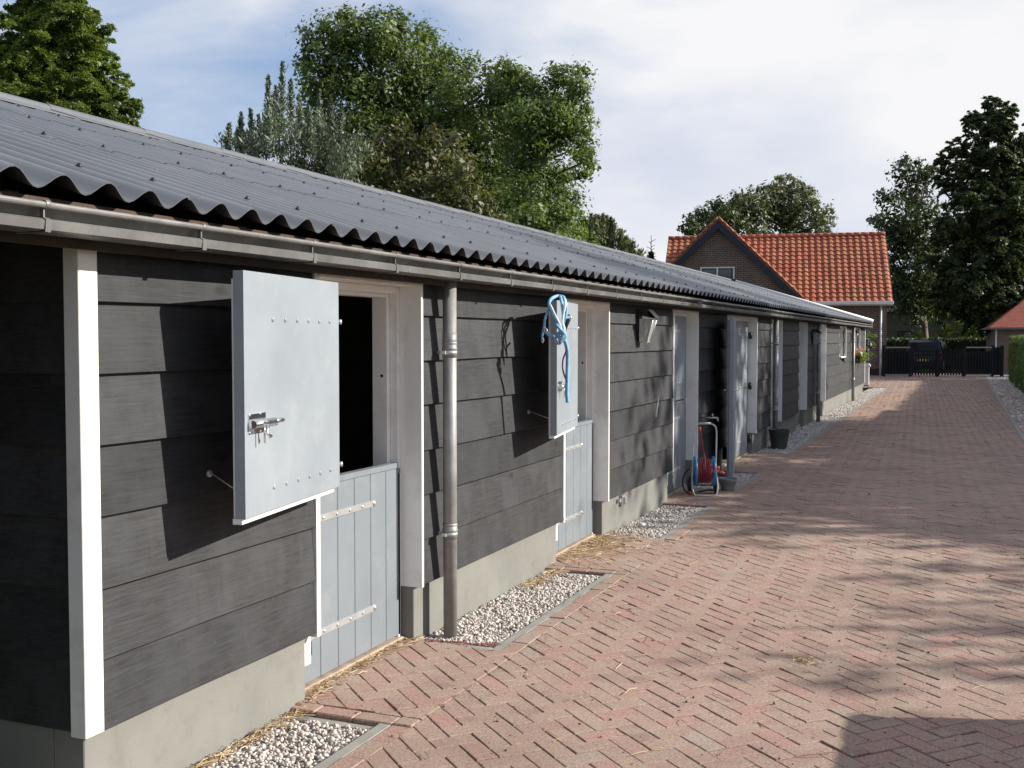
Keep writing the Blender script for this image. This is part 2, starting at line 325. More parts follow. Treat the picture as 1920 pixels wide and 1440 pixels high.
M = dict(
 wood=wood_mat(), pave=brickpave_mat(), roof=roof_mat(), zinc=zinc_mat(), pipe=zinc_mat(1.7), stone=stone_mat(), glass=glass_mat(), straw=straw_mat(), tile=tile_mat(),
 white=simple('white_paint', (.80, .78, .74), .45, var=.05, sc=3, bumpst=.08, dirt=((.50, .44, .36), 5, .35)),
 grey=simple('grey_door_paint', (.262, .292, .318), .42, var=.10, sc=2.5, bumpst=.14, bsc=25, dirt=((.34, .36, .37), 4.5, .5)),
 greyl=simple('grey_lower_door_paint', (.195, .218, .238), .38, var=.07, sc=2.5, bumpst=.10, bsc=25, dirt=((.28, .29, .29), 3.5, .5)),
 greyd=simple('grey_door_edge', (.20, .225, .25), .45, var=.06, bumpst=.05),
 found=simple('foundation_plaster', (.205, .202, .182), .85, var=.12, sc=2.2, bumpst=.35, bsc=90, spec=.2, dirt=((.155, .14, .11), 7, .4)),
 conc=simple('concrete_edging', (.27, .265, .24), .85, var=.15, sc=8, bumpst=.4, bsc=120, spec=.2, dirt=((.36, .30, .22), 6, .5)),
 sand=simple('joint_sand', (.20, .155, .12), .95, var=.3, sc=18, bumpst=.6, bsc=200, spec=.1),
 maroon=simple('red_edge_brick', (.23, .09, .08), .8, var=.2, sc=20, bumpst=.3, spec=.2),
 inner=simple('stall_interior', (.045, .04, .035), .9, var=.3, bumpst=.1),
 steel=simple('galvanised_steel', (.46, .46, .45), .36, .45, var=.12, sc=12, bumpst=.05),
 chrome=simple('bright_steel', (.8, .8, .8), .16, 1, var=.03, bumpst=0),
 black=simple('black_plastic', (.016, .016, .017), .45, var=.1, bumpst=.05),
 rubber=simple('black_rubber', (.02, .02, .02), .7, var=.1, bumpst=.1),
 sill=simple('worn_wooden_sill', (.36, .28, .21), .85, var=.3, sc=12, bumpst=.4),
 raw=simple('raw_pine', (.06, .030, .016), .75, var=.25, sc=9, bumpst=.2, stretch=(1, 6, 1)),
 dwood=simple('dark_rafter_wood', (.035, .025, .02), .85, var=.25, bumpst=.2),
 blue=simple('blue_plastic', (.02, .22, .46), .35, var=.1, bumpst=.02),
 red=simple('red_hose_rubber', (.22, .02, .03), .42, var=.15, bumpst=.05),
 orange=simple('orange_plastic', (.75, .09, .04), .4, var=.05, bumpst=.02),
 rope=simple('light_blue_webbing', (.20, .40, .56), .8, var=.2, sc=40, bumpst=.5, bsc=300),
 ropel=simple('pale_webbing', (.62, .74, .80), .8, var=.15, sc=40, bumpst=.5, bsc=300),
 purple=simple('purple_cord', (.20, .05, .20), .75, var=.2, sc=30, bumpst=.3),
 bucket=simple('dark_green_rubber', (.055, .07, .06), .6, var=.25, sc=5, bumpst=.15),
 pail=simple('light_grey_pail_plastic', (.20, .21, .18), .5, var=.2, sc=5, bumpst=.1),
 bark=simple('bark', (.09, .07, .05), .9, var=.4, sc=5, bumpst=.8, bsc=14, stretch=(1, 1, .25), spec=.1),
 barkl=simple('pale_bark', (.20, .17, .13), .9, var=.4, sc=5, bumpst=.6, bsc=14, stretch=(1, 1, .25), spec=.1),
 grass=simple('grass', (.05, .085, .02), .95, var=.4, sc=5, bumpst=.8, bsc=80, spec=.1),
 earth=simple('earth', (.10, .08, .055), .95, var=.3, sc=3, bumpst=.5, bsc=50, spec=.1),
 hbrick=brickwall_mat('house_brick', (.125, .060, .050), (.20, .10, .082), (.27, .22, .19)),
 hbrick2=brickwall_mat('house_plinth_brick', (.05, .035, .035), (.07, .05, .045), (.06, .05, .05)),
 gbrick=brickwall_mat('garage_brick', (.20, .13, .10), (.26, .17, .13), (.22, .18, .16)),
 navy=simple('dark_blue_board', (.012, .018, .042), .5, var=.1, bumpst=.05),
 rtile=simple('plain_red_tile', (.34, .095, .06), .7, var=.25, sc=6, bumpst=.2),
 fence=simple('black_fence_paint', (.006, .0055, .006), .9, var=.3, bumpst=.2),
 carp=simple('dark_blue_car_paint', (.012, .02, .035), .22, .3, var=.05, bumpst=0),
 tail=simple('red_light_lens', (.35, .01, .01), .2, var=.05, bumpst=0),
 plate=simple('yellow_number_plate', (.65, .45, .05), .4, var=.05, bumpst=0),
 wallb=simple('brown_barn_wall', (.085, .062, .048), .9, var=.2, sc=2, bumpst=.3),
 terrac=simple('dark_planter', (.05, .03, .02), .8, var=.2, bumpst=.1),
 carglass=simple('tinted_car_glass', (.008, .010, .012), .12, var=0, bumpst=0, spec=.25),
 hole=simple('drilled_hole', (.01, .01, .01), .9, var=.1, bumpst=0),
)
m_, nt_, b_ = newmat('lamp_glass'); b_.inputs['Base Color'].default_value = (.62, .62, .58, 1); b_.inputs['Roughness'].default_value = .18; b_.inputs['Transmission Weight'].default_value = .55; M['lampglass'] = m_
LEAF = dict(
 a=leaf_mat('leaf_mid_green', (.055, .082, .020), (.100, .138, .036), (.155, .195, .068)),
 y=leaf_mat('leaf_yellow_green', (.075, .112, .018), (.125, .175, .030), (.19, .235, .055), .45, .6),
 g=leaf_mat('leaf_grey_green', (.062, .080, .050), (.105, .130, .082), (.22, .24, .19), .22),
 b=leaf_mat('leaf_bronze_green', (.055, .066, .022), (.095, .105, .036), (.150, .130, .060), .3),
 r=leaf_mat('leaf_fresh_green', (.062, .098, .024), (.105, .155, .042), (.165, .215, .075), .4),
 d=leaf_mat('leaf_dark_green', (.034, .052, .018), (.056, .080, .028), (.095, .120, .045), .25),
 o=leaf_mat('leaf_olive', (.070, .085, .040), (.115, .130, .062), (.17, .18, .10), .3),
 fl=leaf_mat('petals_pink', (.55, .10, .16), (.75, .35, .40), (.8, .7, .7), .3),
)

# ================================================================== GROUND
GX = (-2.82, -2.36)          # gravel bed, x range ; edging -2.36..-2.30 ; border bricks -2.30..-2.20
DOORS = [(4.36, 5.44), (7.80, 8.93), (11.20, 12.33), (14.05, 16.22), (17.57, 18.65), (20.79, 21.87), (23.94, 25.02)]
END = 35.6; START = 2.965
aprons = [(4.20, 5.42), (7.53, 8.95), (10.98, 12.22), (13.95, 16.45)]
beds = [(2.5, 4.20), (5.42, 7.53), (8.95, 10.98), (12.22, 13.95), (16.45, 39.5)]

g = MB(); g.add([(-400, -300, -.09), (400, -300, -.09), (400, 700, -.09), (-400, 700, -.09)], [(0, 1, 2, 3)])
tag(g.build('ground', M['grass']), kind='structure')
g = MB(); g.box(-60, 60, 53.9, 61, -.3, -.02); tag(g.build('road', M['conc']), kind='structure')

def clip(poly, x0, x1, y0, y1):
    for ax, lim, sg in ((0, x0, 1), (0, x1, -1), (1, y0, 1), (1, y1, -1)):
        o = []
        for i in range(len(poly)):
            a, b = poly[i-1], poly[i]; da, db = (a[ax]-lim)*sg, (b[ax]-lim)*sg
            if (da >= 0) != (db >= 0):
                t = da/(da-db); o.append((a[0]+(b[0]-a[0])*t, a[1]+(b[1]-a[1])*t))
            if db >= 0: o.append(b)
        poly = o
        if len(poly) < 3: return []
    return poly
def area(p): return .5*sum(p[i-1][0]*p[i][1]-p[i][0]*p[i-1][1] for i in range(len(p)))
pv = MB()
def paver(poly, lod=0):
    a = abs(area(poly))
    if a < .0012: return
    if area(poly) < 0: poly = poly[::-1]
    cx = sum(p[0] for p in poly)/len(poly); cy = sum(p[1] for p in poly)/len(poly)
    dz = random.gauss(0, .0016); tx = random.gauss(0, .010); ty = random.gauss(0, .010); n = len(poly)
    def inset(d):
        o = []
        for i in range(n):
            p0, p1, p2 = poly[i-1], poly[i], poly[(i+1) % n]
            e1 = (p1[0]-p0[0], p1[1]-p0[1]); e2 = (p2[0]-p1[0], p2[1]-p1[1]); l1 = math.hypot(*e1) or 1; l2 = math.hypot(*e2) or 1
            n1 = (-e1[1]/l1, e1[0]/l1); n2 = (-e2[1]/l2, e2[0]/l2); k = 1+n1[0]*n2[0]+n1[1]*n2[1]
            k = max(k, .5); o.append((p1[0]+(n1[0]+n2[0])/k*d, p1[1]+(n1[1]+n2[1])/k*d))
        return o
    def z(p): return dz+tx*(p[0]-cx)+ty*(p[1]-cy)
    g = random.uniform(.0018, .0034); A = inset(g)
    if lod: pv.add([(x, y, z((x, y))) for x, y in A]+[(x, y, -.012) for x, y in A], [tuple(range(n, 2*n))[::-1][:0] or tuple(range(n))]+[(n+i, n+(i+1) % n, (i+1) % n, i) for i in range(n)]); return
    B = inset(g+.0028)
    V = [(x, y, z((x, y))) for x, y in B]+[(x, y, z((x, y))-.003) for x, y in A]+[(x, y, -.02) for x, y in A]
    pv.add(V, [tuple(range(n))]+[(n+i, n+(i+1) % n, (i+1) % n, i) for i in range(n)]+[(2*n+i, 2*n+(i+1) % n, n+(i+1) % n, n+i) for i in range(n)])
PL, PW = .2, .1
rects = [(-2.20, 3.6, -6.5, 53.6)]+[(-2.93 if i < 99 else 0, -2.20, a+.10, b) for i, (a, b) in enumerate(aprons)]+[(-2.20-3.4, -2.20, 39.6, 53.6)]
ca, sa = math.cos(R(47)), math.sin(R(47))
n_ = 470
for i in range(-n_, n_):
    for j in range(-n_, n_):
        # herringbone: cell (i,j) starts a brick if (i - j) mod 4 == 0 (horizontal) or == 1 (vertical)
        k = (i-j) % 4
        if k == 0: q = [(i, j), (i+2, j), (i+2, j+1), (i, j+1)]
        elif k == 2: q = [(i, j-1), (i+1, j-1), (i+1, j+1), (i, j+1)]
        else: continue
        x = (i*ca-j*sa)*PW; y = (i*sa+j*ca)*PW+28
        if x < -6 or x > 3.8 or y < -7 or y > 54: continue
        P = [((a*ca-b*sa)*PW, (a*sa+b*ca)*PW+28) for a, b in q]
        for rc in rects:
            c = clip(P, *rc)
            if c: paver(c, (0 if 2.4 < y < 16 else 1))
# border stretchers along the gravel edge and soldier rows in front of the doors
y = -6.4
while y < 39.5:
    if not any(a+.1 < y+.1 < b for a, b in aprons): paver([(-2.30, y), (-2.20, y), (-2.20, y+.2), (-2.30, y+.2)], 0 if y < 16 else 1)
    y += .2
tag(pv.build('driveway', M['pave']), kind='structure')
g = MB(); g.box(-5.8, 3.7, 2.1, 53.7, -.085, -.0085) if False else None
g.box(-2.30, 3.65, -6.6, 53.7, -.08, -.0062)
for a, b in aprons: g.box(-2.95, -2.30, a+.05, b, -.08, -.0075)
g.box(-5.7, -2.30, 39.55, 53.7, -.08, -.0075)
tag(g.build('sand_bed', M['sand']), kind='structure')
# soldier edge bricks
for (a, b), lab in zip(aprons, ['nearest stable door', 'door with the blue halter', 'closed door by the hose cart', 'wide double door']):
    e = MB(); x = -2.90
    k = MB()
    while x < -2.21:
        l = min(.2, -2.20-x); s0 = len(k.v); k.box(x+.002, x+l-.003, a+random.uniform(-.004, .004), a+.095, -.07, random.uniform(-.001, .003), 0, .006); x += .2
    o = k.build('edge_bricks', M['pave']); tag(o, 'row of edge bricks across the near side of the '+lab, 'brick edging', 'brick edgings at the stable doors')
# concrete edgings
LB = ['nearest the camera', 'below the first downpipe', 'under the wall lantern', 'beyond the hose reel', 'running along the far half of the stable']
for (a, b), lb in zip(beds, LB):
    e = MB(); y = a+.062
    e.box(GX[1], GX[1]+.058, a+.002, b-.002, -.12, -.004, 0, .004)
    if a > 3: e.box(GX[0]-.0, GX[1]-.003, a+.002, a+.060, -.12, -.006, 0, .004)
    e.box(GX[0]-.0, GX[1]-.003, b-.060, b-.002, -.12, -.022, 0, .004)
    tag(e.build('concrete_edging', M['conc']), 'grey concrete kerb around the gravel bed '+lb, 'kerb', 'concrete kerbs around the gravel beds')
# right hand kerb
e = MB(); e.box(.96, 1.02, 20, 52, -.12, .012, 0, .004); tag(e.build('concrete_edging', M['conc']), 'long grey concrete kerb before the clipped hedge', 'kerb')

# gravel
phi = (1+5**.5)/2
ICO = np.array([(-1, phi, 0), (1, phi, 0), (-1, -phi, 0), (1, -phi, 0), (0, -1, phi), (0, 1, phi), (0, -1, -phi), (0, 1, -phi), (phi, 0, -1), (phi, 0, 1), (-phi, 0, -1), (-phi, 0, 1)])/1.902
ICF = np.array([(0, 11, 5), (0, 5, 1), (0, 1, 7), (0, 7, 10), (0, 10, 11), (1, 5, 9), (5, 11, 4), (11, 10, 2), (10, 7, 6), (7, 1, 8), (3, 9, 4), (3, 4, 2), (3, 2, 6), (3, 6, 8), (3, 8, 9), (4, 9, 5), (2, 4, 11), (6, 2, 10), (8, 6, 7), (9, 8, 1)])
def rotm(n):
    q = rng.normal(size=(n, 4)); q /= np.linalg.norm(q, axis=1)[:, None]; a, b, c, d = q.T
    return np.stack([1-2*(c*c+d*d), 2*(b*c-a*d), 2*(b*d+a*c), 2*(b*c+a*d), 1-2*(b*b+d*d), 2*(c*d-a*b), 2*(b*d-a*c), 2*(c*d+a*b), 1-2*(b*b+c*c)], 1).reshape(n, 3, 3)
def gravel(name, label, x0, x1, y0, y1, dens, r0, base, group=None):
    n = int(dens*(x1-x0)*(y1-y0)); pos = np.stack([rng.uniform(x0, x1, n), rng.uniform(y0, y1, n), base+rng.uniform(-.012, .006, n)], 1)
    r = r0*np.exp(rng.normal(0, .28, n)); sc = rng.uniform(.65, 1.2, (n, 3))*r[:, None]
    jit = ICO[None]*rng.uniform(.85, 1.12, (n, 12, 1))
    V = np.einsum('nij,nkj->nki', rotm(n), jit*sc[:, None]); V[:, :, 2] *= .85; V += pos[:, None]
    Fq = (ICF[None]+12*np.arange(n)[:, None, None]).reshape(-1, 3)
    o = npmesh(name, V.reshape(-1, 3), Fq, M['stone'], smooth=True); tag(o, label, 'gravel', group, 'stuff'); return o
gb = MB()
for a, b in beds: gb.box(GX[0]-.1, GX[1]+.001, a+.01, b-.01, -.14, -.036)
tag(gb.build('gravel_base', M['stone']), kind='structure')
for (a, b), lb in zip(beds, LB):
    near = a < 8; far = b > 20
    if far:
        gravel('gravel', 'pale round gravel in the bed '+lb, GX[0], GX[1], a+.05, 24, 2600, .0125, -.022)
        gravel('gravel', 'pale gravel in the sunlit end of the bed along the stable', GX[0], GX[1], 24, b, 1500, .016, -.022)
    else: gravel('gravel', 'pale round gravel in the bed '+lb, GX[0], GX[1], max(a, 2.9)+.055, b-.055, 6800 if near else 5000, .0088 if near else .010, -.022)
gravel('gravel', 'grey gravel strip at the foot of the clipped hedge on the right', 1.03, 2.2, 20, 52, 420, .03, -.02)

# straw: single thin stalks, lying about
def straw(name, label, n, cf, l=(.03, .14)):
    V = []; Fq = []
    for i in range(n):
        x, y, z = cf(); a = random.uniform(0, math.pi*2); L_ = random.uniform(*l); w_ = random.uniform(.0010, .0024); c, s = math.cos(a), math.sin(a); bz = random.uniform(0, .012)
        px, py = -s*w_, c*w_; mxo = random.uniform(-.01, .01)
        p = [(x-c*L_/2, y-s*L_/2, z+.001), (x+mxo*-s, y+mxo*c, z+bz), (x+c*L_/2, y+s*L_/2, z+random.uniform(.001, .01))]
        b = len(V)
        for q in p: V += [(q[0]-px, q[1]-py, q[2]), (q[0]+px, q[1]+py, q[2]), (q[0], q[1], q[2]+w_*1.4)]
        for k in range(2):
            o = b+3*k; Fq += [(o, o+1, o+4, o+3), (o+1, o+2, o+5, o+4), (o+2, o, o+3, o+5)]
    return tag(npmesh(name, V, Fq, M['straw']), label, 'straw', None, 'stuff')
straw('straw', 'loose straw at the foot of the nearest stable door', 420, lambda: (-2.93+abs(random.gauss(0, .06)), random.uniform(4.25, 5.5), .004))
straw('straw', 'loose straw along the plinth beside the nearest gravel bed', 150, lambda: (-2.80+abs(random.gauss(0, .035)), random.uniform(3.3, 4.25), -.008))
straw('straw', 'thick spill of golden straw before the door with the halter', 800, lambda: (-2.90+abs(random.gauss(0, .22)), random.gauss(8.5, .38), .004))
straw('straw', 'thin straw on the gravel near the halter door', 120, lambda: (-2.78+abs(random.gauss(0, .06)), random.uniform(6.9, 7.55), -.008))
straw('straw', 'small tuft of straw lying out on the driveway bricks', 45, lambda: (random.gauss(-.75, .035), random.gauss(5.85, .03), .004), (.02, .08))
straw('straw', 'single straw stalks scattered over the driveway bricks', 150, lambda: (random.uniform(-2.2, .6), random.uniform(3.6, 9.5), .003))
def crumbs():
    n = 900; V = []; Fq = []
    x = rng.uniform(-2.9, .7, n); y = rng.uniform(3.5, 13, n)
    pos = np.stack([x, y, np.full(n, .002)], 1); r = .0028*np.exp(rng.normal(0, .5, n)); V = np.einsum('nij,nkj->nki', rotm(n), ICO[None]*(rng.uniform(.4, 1.3, (n, 3))*r[:, None])[:, None])+pos[:, None]
    return npmesh('grit', V.reshape(-1, 3), (ICF[None]+12*np.arange(n)[:, None, None]).reshape(-1, 3), M['earth'])
def litter(name, label, n, fn, r0, mat):
    pos = np.array([fn() for _ in range(n)]); r = r0*np.exp(rng.normal(0, .4, n)); sc = rng.uniform(.3, 1.4, (n, 3))*r[:, None]; sc[:, 2] *= .4
    V = np.einsum('nij,nkj->nki', rotm(n), ICO[None]*sc[:, None]); V[:, :, 2] *= .5; V += pos[:, None]
    tag(npmesh(name, V.reshape(-1, 3), (ICF[None]+12*np.arange(n)[:, None, None]).reshape(-1, 3), mat), label, 'litter', None, 'stuff')
def lf():
    t_ = random.random(); return (-2.78+.42*t_+random.gauss(0, .012), 5.475+.03*t_+.09*max(0, t_-.6)+random.gauss(0, .014), -.006)
litter('leaf_litter', 'dark red leaf crumbs along the near edge of the gravel below the first downpipe', 420, lf, .0075, M['maroon'])
litter('leaf_litter', 'dark scraps of leaf and moss caught in the driveway joints', 260, lambda: (random.uniform(-2.3, .7), random.uniform(3.6, 8.5), .003), .0062, M['maroon'])
tag(crumbs(), 'dark crumbs of dirt strewn over the driveway', 'dirt', None, 'stuff')

# ================================================================== STABLE
st = thing('stable', 'long low stable with black weatherboards, grey corrugated roof and pale grey doors', 'stable', (-2.82, 2.9, 0))
ZB = .315; EX = .252; DB = 2.785
WIN = [(28.15, 29.22, 1.24), (31.75, 33.3, 1.24)]
# foundation
def spans():
    e = [START-.035]
    for a, b in DOORS: e += [a-.03, b-.01]
    e.append(END); return [(e[i], e[i+1]) for i in range(0, len(e), 2)]
f = MB()
for a, b in spans(): f.box(-2.97, -2.83, a, b, -.15, .40, 0, .004)
f.box(-11.2, -2.97, START-.035, START+.1, -.15, .40); f.box(-11.2, -2.97, END-.1, END, -.15, .40); f.box(-11.3, -11.2, START, END, -.15, .4)
f.build('foundation', M['found'], st)
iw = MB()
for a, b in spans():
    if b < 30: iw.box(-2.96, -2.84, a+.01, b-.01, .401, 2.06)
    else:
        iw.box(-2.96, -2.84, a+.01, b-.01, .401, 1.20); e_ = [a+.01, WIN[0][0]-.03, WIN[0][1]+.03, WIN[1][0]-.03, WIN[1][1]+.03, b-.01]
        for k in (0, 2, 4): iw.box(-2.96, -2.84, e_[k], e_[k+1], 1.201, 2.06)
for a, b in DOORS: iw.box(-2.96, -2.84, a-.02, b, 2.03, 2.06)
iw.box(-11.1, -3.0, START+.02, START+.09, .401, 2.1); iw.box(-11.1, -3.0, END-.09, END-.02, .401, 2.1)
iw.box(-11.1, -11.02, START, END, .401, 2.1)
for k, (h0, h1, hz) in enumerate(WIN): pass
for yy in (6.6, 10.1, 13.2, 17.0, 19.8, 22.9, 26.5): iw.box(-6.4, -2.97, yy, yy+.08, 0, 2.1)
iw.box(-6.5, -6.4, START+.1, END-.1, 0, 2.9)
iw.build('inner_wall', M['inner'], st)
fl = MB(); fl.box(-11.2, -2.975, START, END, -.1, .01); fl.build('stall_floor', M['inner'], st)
# weatherboards
def boards(y0, y1, nb=8, ragged=True, holes=()):
    b = MB()
    for k in range(nb):
        z0 = ZB+k*EX+random.uniform(-.003, .003); z1 = z0+EX+.035
        if z1 > 2.13: z1 = 2.13
        ya = y0+random.uniform(0, .004); yb = y1-(random.uniform(0, .014) if ragged else 0)
        segs = [(ya, yb)]
        for h0, h1, hz in holes:
            if z0+EX > hz+.02:
                ns = []
                for a, c in segs:
                    if c <= h0 or a >= h1: ns.append((a, c))
                    else:
                        if a < h0: ns.append((a, h0))
                        if c > h1: ns.append((h1, c))
                segs = ns
        for a, c in segs:
            n = max(2, int((c-a)/.22)); V = []; ph = random.uniform(0, 99)
            for i in range(n+1):
                y = a+(c-a)*i/n
                wz = .004*noise.noise(Vector((y*1.3, ph, 0))); wx = .004*noise.noise(Vector((y*.9, ph, 5)))
                xo0 = -(DB-.012)+wx; xo1 = -(DB+.014)+wx
                V += [(xo0, y, z0+wz+.0025), (xo0-.003, y, z0+wz), (xo0-.024, y, z0+wz), (xo1-.022, y, z1), (xo1, y, z1)]
            Fs = []
            for i in range(n):
                o = i*5; q = o+5
                for t in range(5): u = (t+1) % 5; Fs.append((o+t, o+u, q+u, q+t))
            Fs += [(4, 3, 2, 1, 0), tuple(n*5+t for t in range(5))]
            b.add(V, Fs)
    return b
prev = START
labs = []
secs = []
for a, b in DOORS: secs.append((prev, a-.012)); prev = b+.004
secs.append((prev, END-.06))
for i, (a, b) in enumerate(secs):
    holes = [] if i < 7 else WIN
    boards(a, b, holes=holes).build('weatherboarding', M['wood'], st)
# gable boards (near end, in shade; and far end)
for yy, sg in ((START-.045, -1), (END, 1)):
    gbm = MB()
    for k in range(13):
        z0 = ZB+k*EX; half = 4.2 if z0 < 2.0 else max(.2, 4.2-(z0-1.95)/.328)
        x0, x1 = -7.0-half, min(-2.835, -7.0+half)
        gbm.hexa([(x0, yy+.0*sg, z0), (x1, yy, z0), (x1, yy+.024, z0), (x0, yy+.024, z0), (x0, yy+.026*-sg, z0+EX+.03), (x1, yy+.026*-sg, z0+EX+.03), (x1, yy+.048, z0+EX+.03), (x0, yy+.048, z0+EX+.03)] if sg < 0 else
                 [(x0, yy+.0, z0), (x1, yy, z0), (x1, yy+.024, z0), (x0, yy+.024, z0), (x0, yy-.02, z0+EX+.03), (x1, yy-.02, z0+EX+.03), (x1, yy+.0, z0+EX+.03), (x0, yy+.0, z0+EX+.03)])
    gbm.build('gable_boarding', M['wood'], st)
# corner posts
c = MB(); c.box(-2.835, -2.766, START-.092, START-.002, .318, 2.10, 0, .003); c.build('corner_post', M['white'], st)
c = MB(); c.box(-2.835, -2.766, END-.06, END+.03, .318, 2.10, 0, .003); c.build('corner_post', M['white'], st)

# ---- door frames
def frame(a, b, dbl=False):
    m = MB(); zt = 2.035
    # casings running out to the board face (left one slightly back, right one proud)
    m.box(-2.93, -2.776, a-.009, a+.025, ZB-.02, zt, 0, .002)
    m.box(-2.93, -2.770, b-.020, b+.003, ZB-.012, zt, 0, .002)
    m.box(-2.93, -2.772, a+.026, b-.021, 1.985, zt-.001, 0, .002)
    # frame proper behind the leaf
    m.box(-3.045, -2.952, a+.013, a+.065, 0, 1.984, 0, .002); m.box(-3.045, -2.952, b-.085, b-.021, 0, 1.984, 0, .002)
    m.box(-3.045, -2.952, a+.066, b-.086, 1.925, 1.984, 0, .002)
    # jambs at the leaf plane
    m.box(-2.951, -2.903, a+.013, a+.052, .0, 1.984, 0, .002); m.box(-2.951, -2.905, b-.050, b-.021, .0, 1.984, 0, .002)
    m.box(-2.951, -2.905, a+.053, b-.051, 1.945, 1.984, 0, .002)
    # threshold
    o = m.build('door_frame', M['white'], st)
    m = MB(); m.box(-3.04, -2.885, a+.02, b-.02, -.06, .020, 0, .004); m.build('threshold', M['sill'], o)
    return o
frames = [frame(a, b) for a, b in DOORS]
for i in (0, 1):   # drilled hole in the reveal
    a, b = DOORS[i]; k = MB(); k.lathe((-2.985, b-.0862, 1.49), [(.0001, -.0), (.009, -.0), (.009, .002)], 12, axis='y'); k.build('latch_hole', M['hole'], frames[i])

def strap(x, y0, y1, z, parent, flip=False, h=.034):
    """bolted steel strap hinge lying on a door face, pin at y0"""
    m = MB(); m.box(x, x+.004, min(y0, y1), max(y0, y1), z-h/2, z+h/2, 0, .001)
    m.lathe((x+.001, y1, z), [(.0001, 0), (h/2, 0), (h/2, .004), (.0001, .004)], 16, axis='x')
    n = 6
    for i in range(n):
        y = y0+(y1-y0)*(.12+.88*i/(n-1))
        m.lathe((x+.004, y, z), [(.0095, 0), (.0095, .002), (.007, .005), (.0001, .0062)], 10, axis='x')
    return m.build('strap_hinge', M['steel'], parent)
def lower_door(a, b, zt=1.005, planks=6, z0=.03, hinge='l', zh=(.25, .815)):
    m = MB(); y0 = a+.055; y1 = b-.024; wd = y1-y0
    for i in range(planks):
        p0 = y0+wd*i/planks; p1 = y0+wd*(i+1)/planks
        m.box(-2.945, -2.905, p0+.0018, p1-.0018, z0, zt-.03, 0, .0035)
    m.box(-2.943, -2.912, y0+.001, y1-.001, z0+.001, zt-.029)
    m.box(-2.950, -2.900, y0, y1-.03, zt-.030, zt, 0, .002); m.box(-2.950, -2.904, y1-.03, y1, zt-.060, zt-.031, 0, .002)
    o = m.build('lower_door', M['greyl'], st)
    for z in zh: strap(-2.9045, y0-.02, y0+.70*wd, z, o)
    # pin block of the lowest hinge
    k = MB(); k.box(-2.903, -2.842, a-.022, a+.040, .150, .298, 0, .003); k.build('hinge_block', M['white'], frames[DOORS.index((a, b))])
    k = MB(); k.lathe((-2.872, a+.062, .19), [(.0001, -.005), (.017, -.005), (.017, .055), (.0001, .055)], 14); k.lathe((-2.872, a+.062, .15), [(.0001, 0), (.008, 0), (.008, .14), (.0001, .14)], 10)
    k.box(-2.90, -2.865, a+.041, a+.06, .172, .182); k.build('hinge_pin', M['black'], o)
    return o
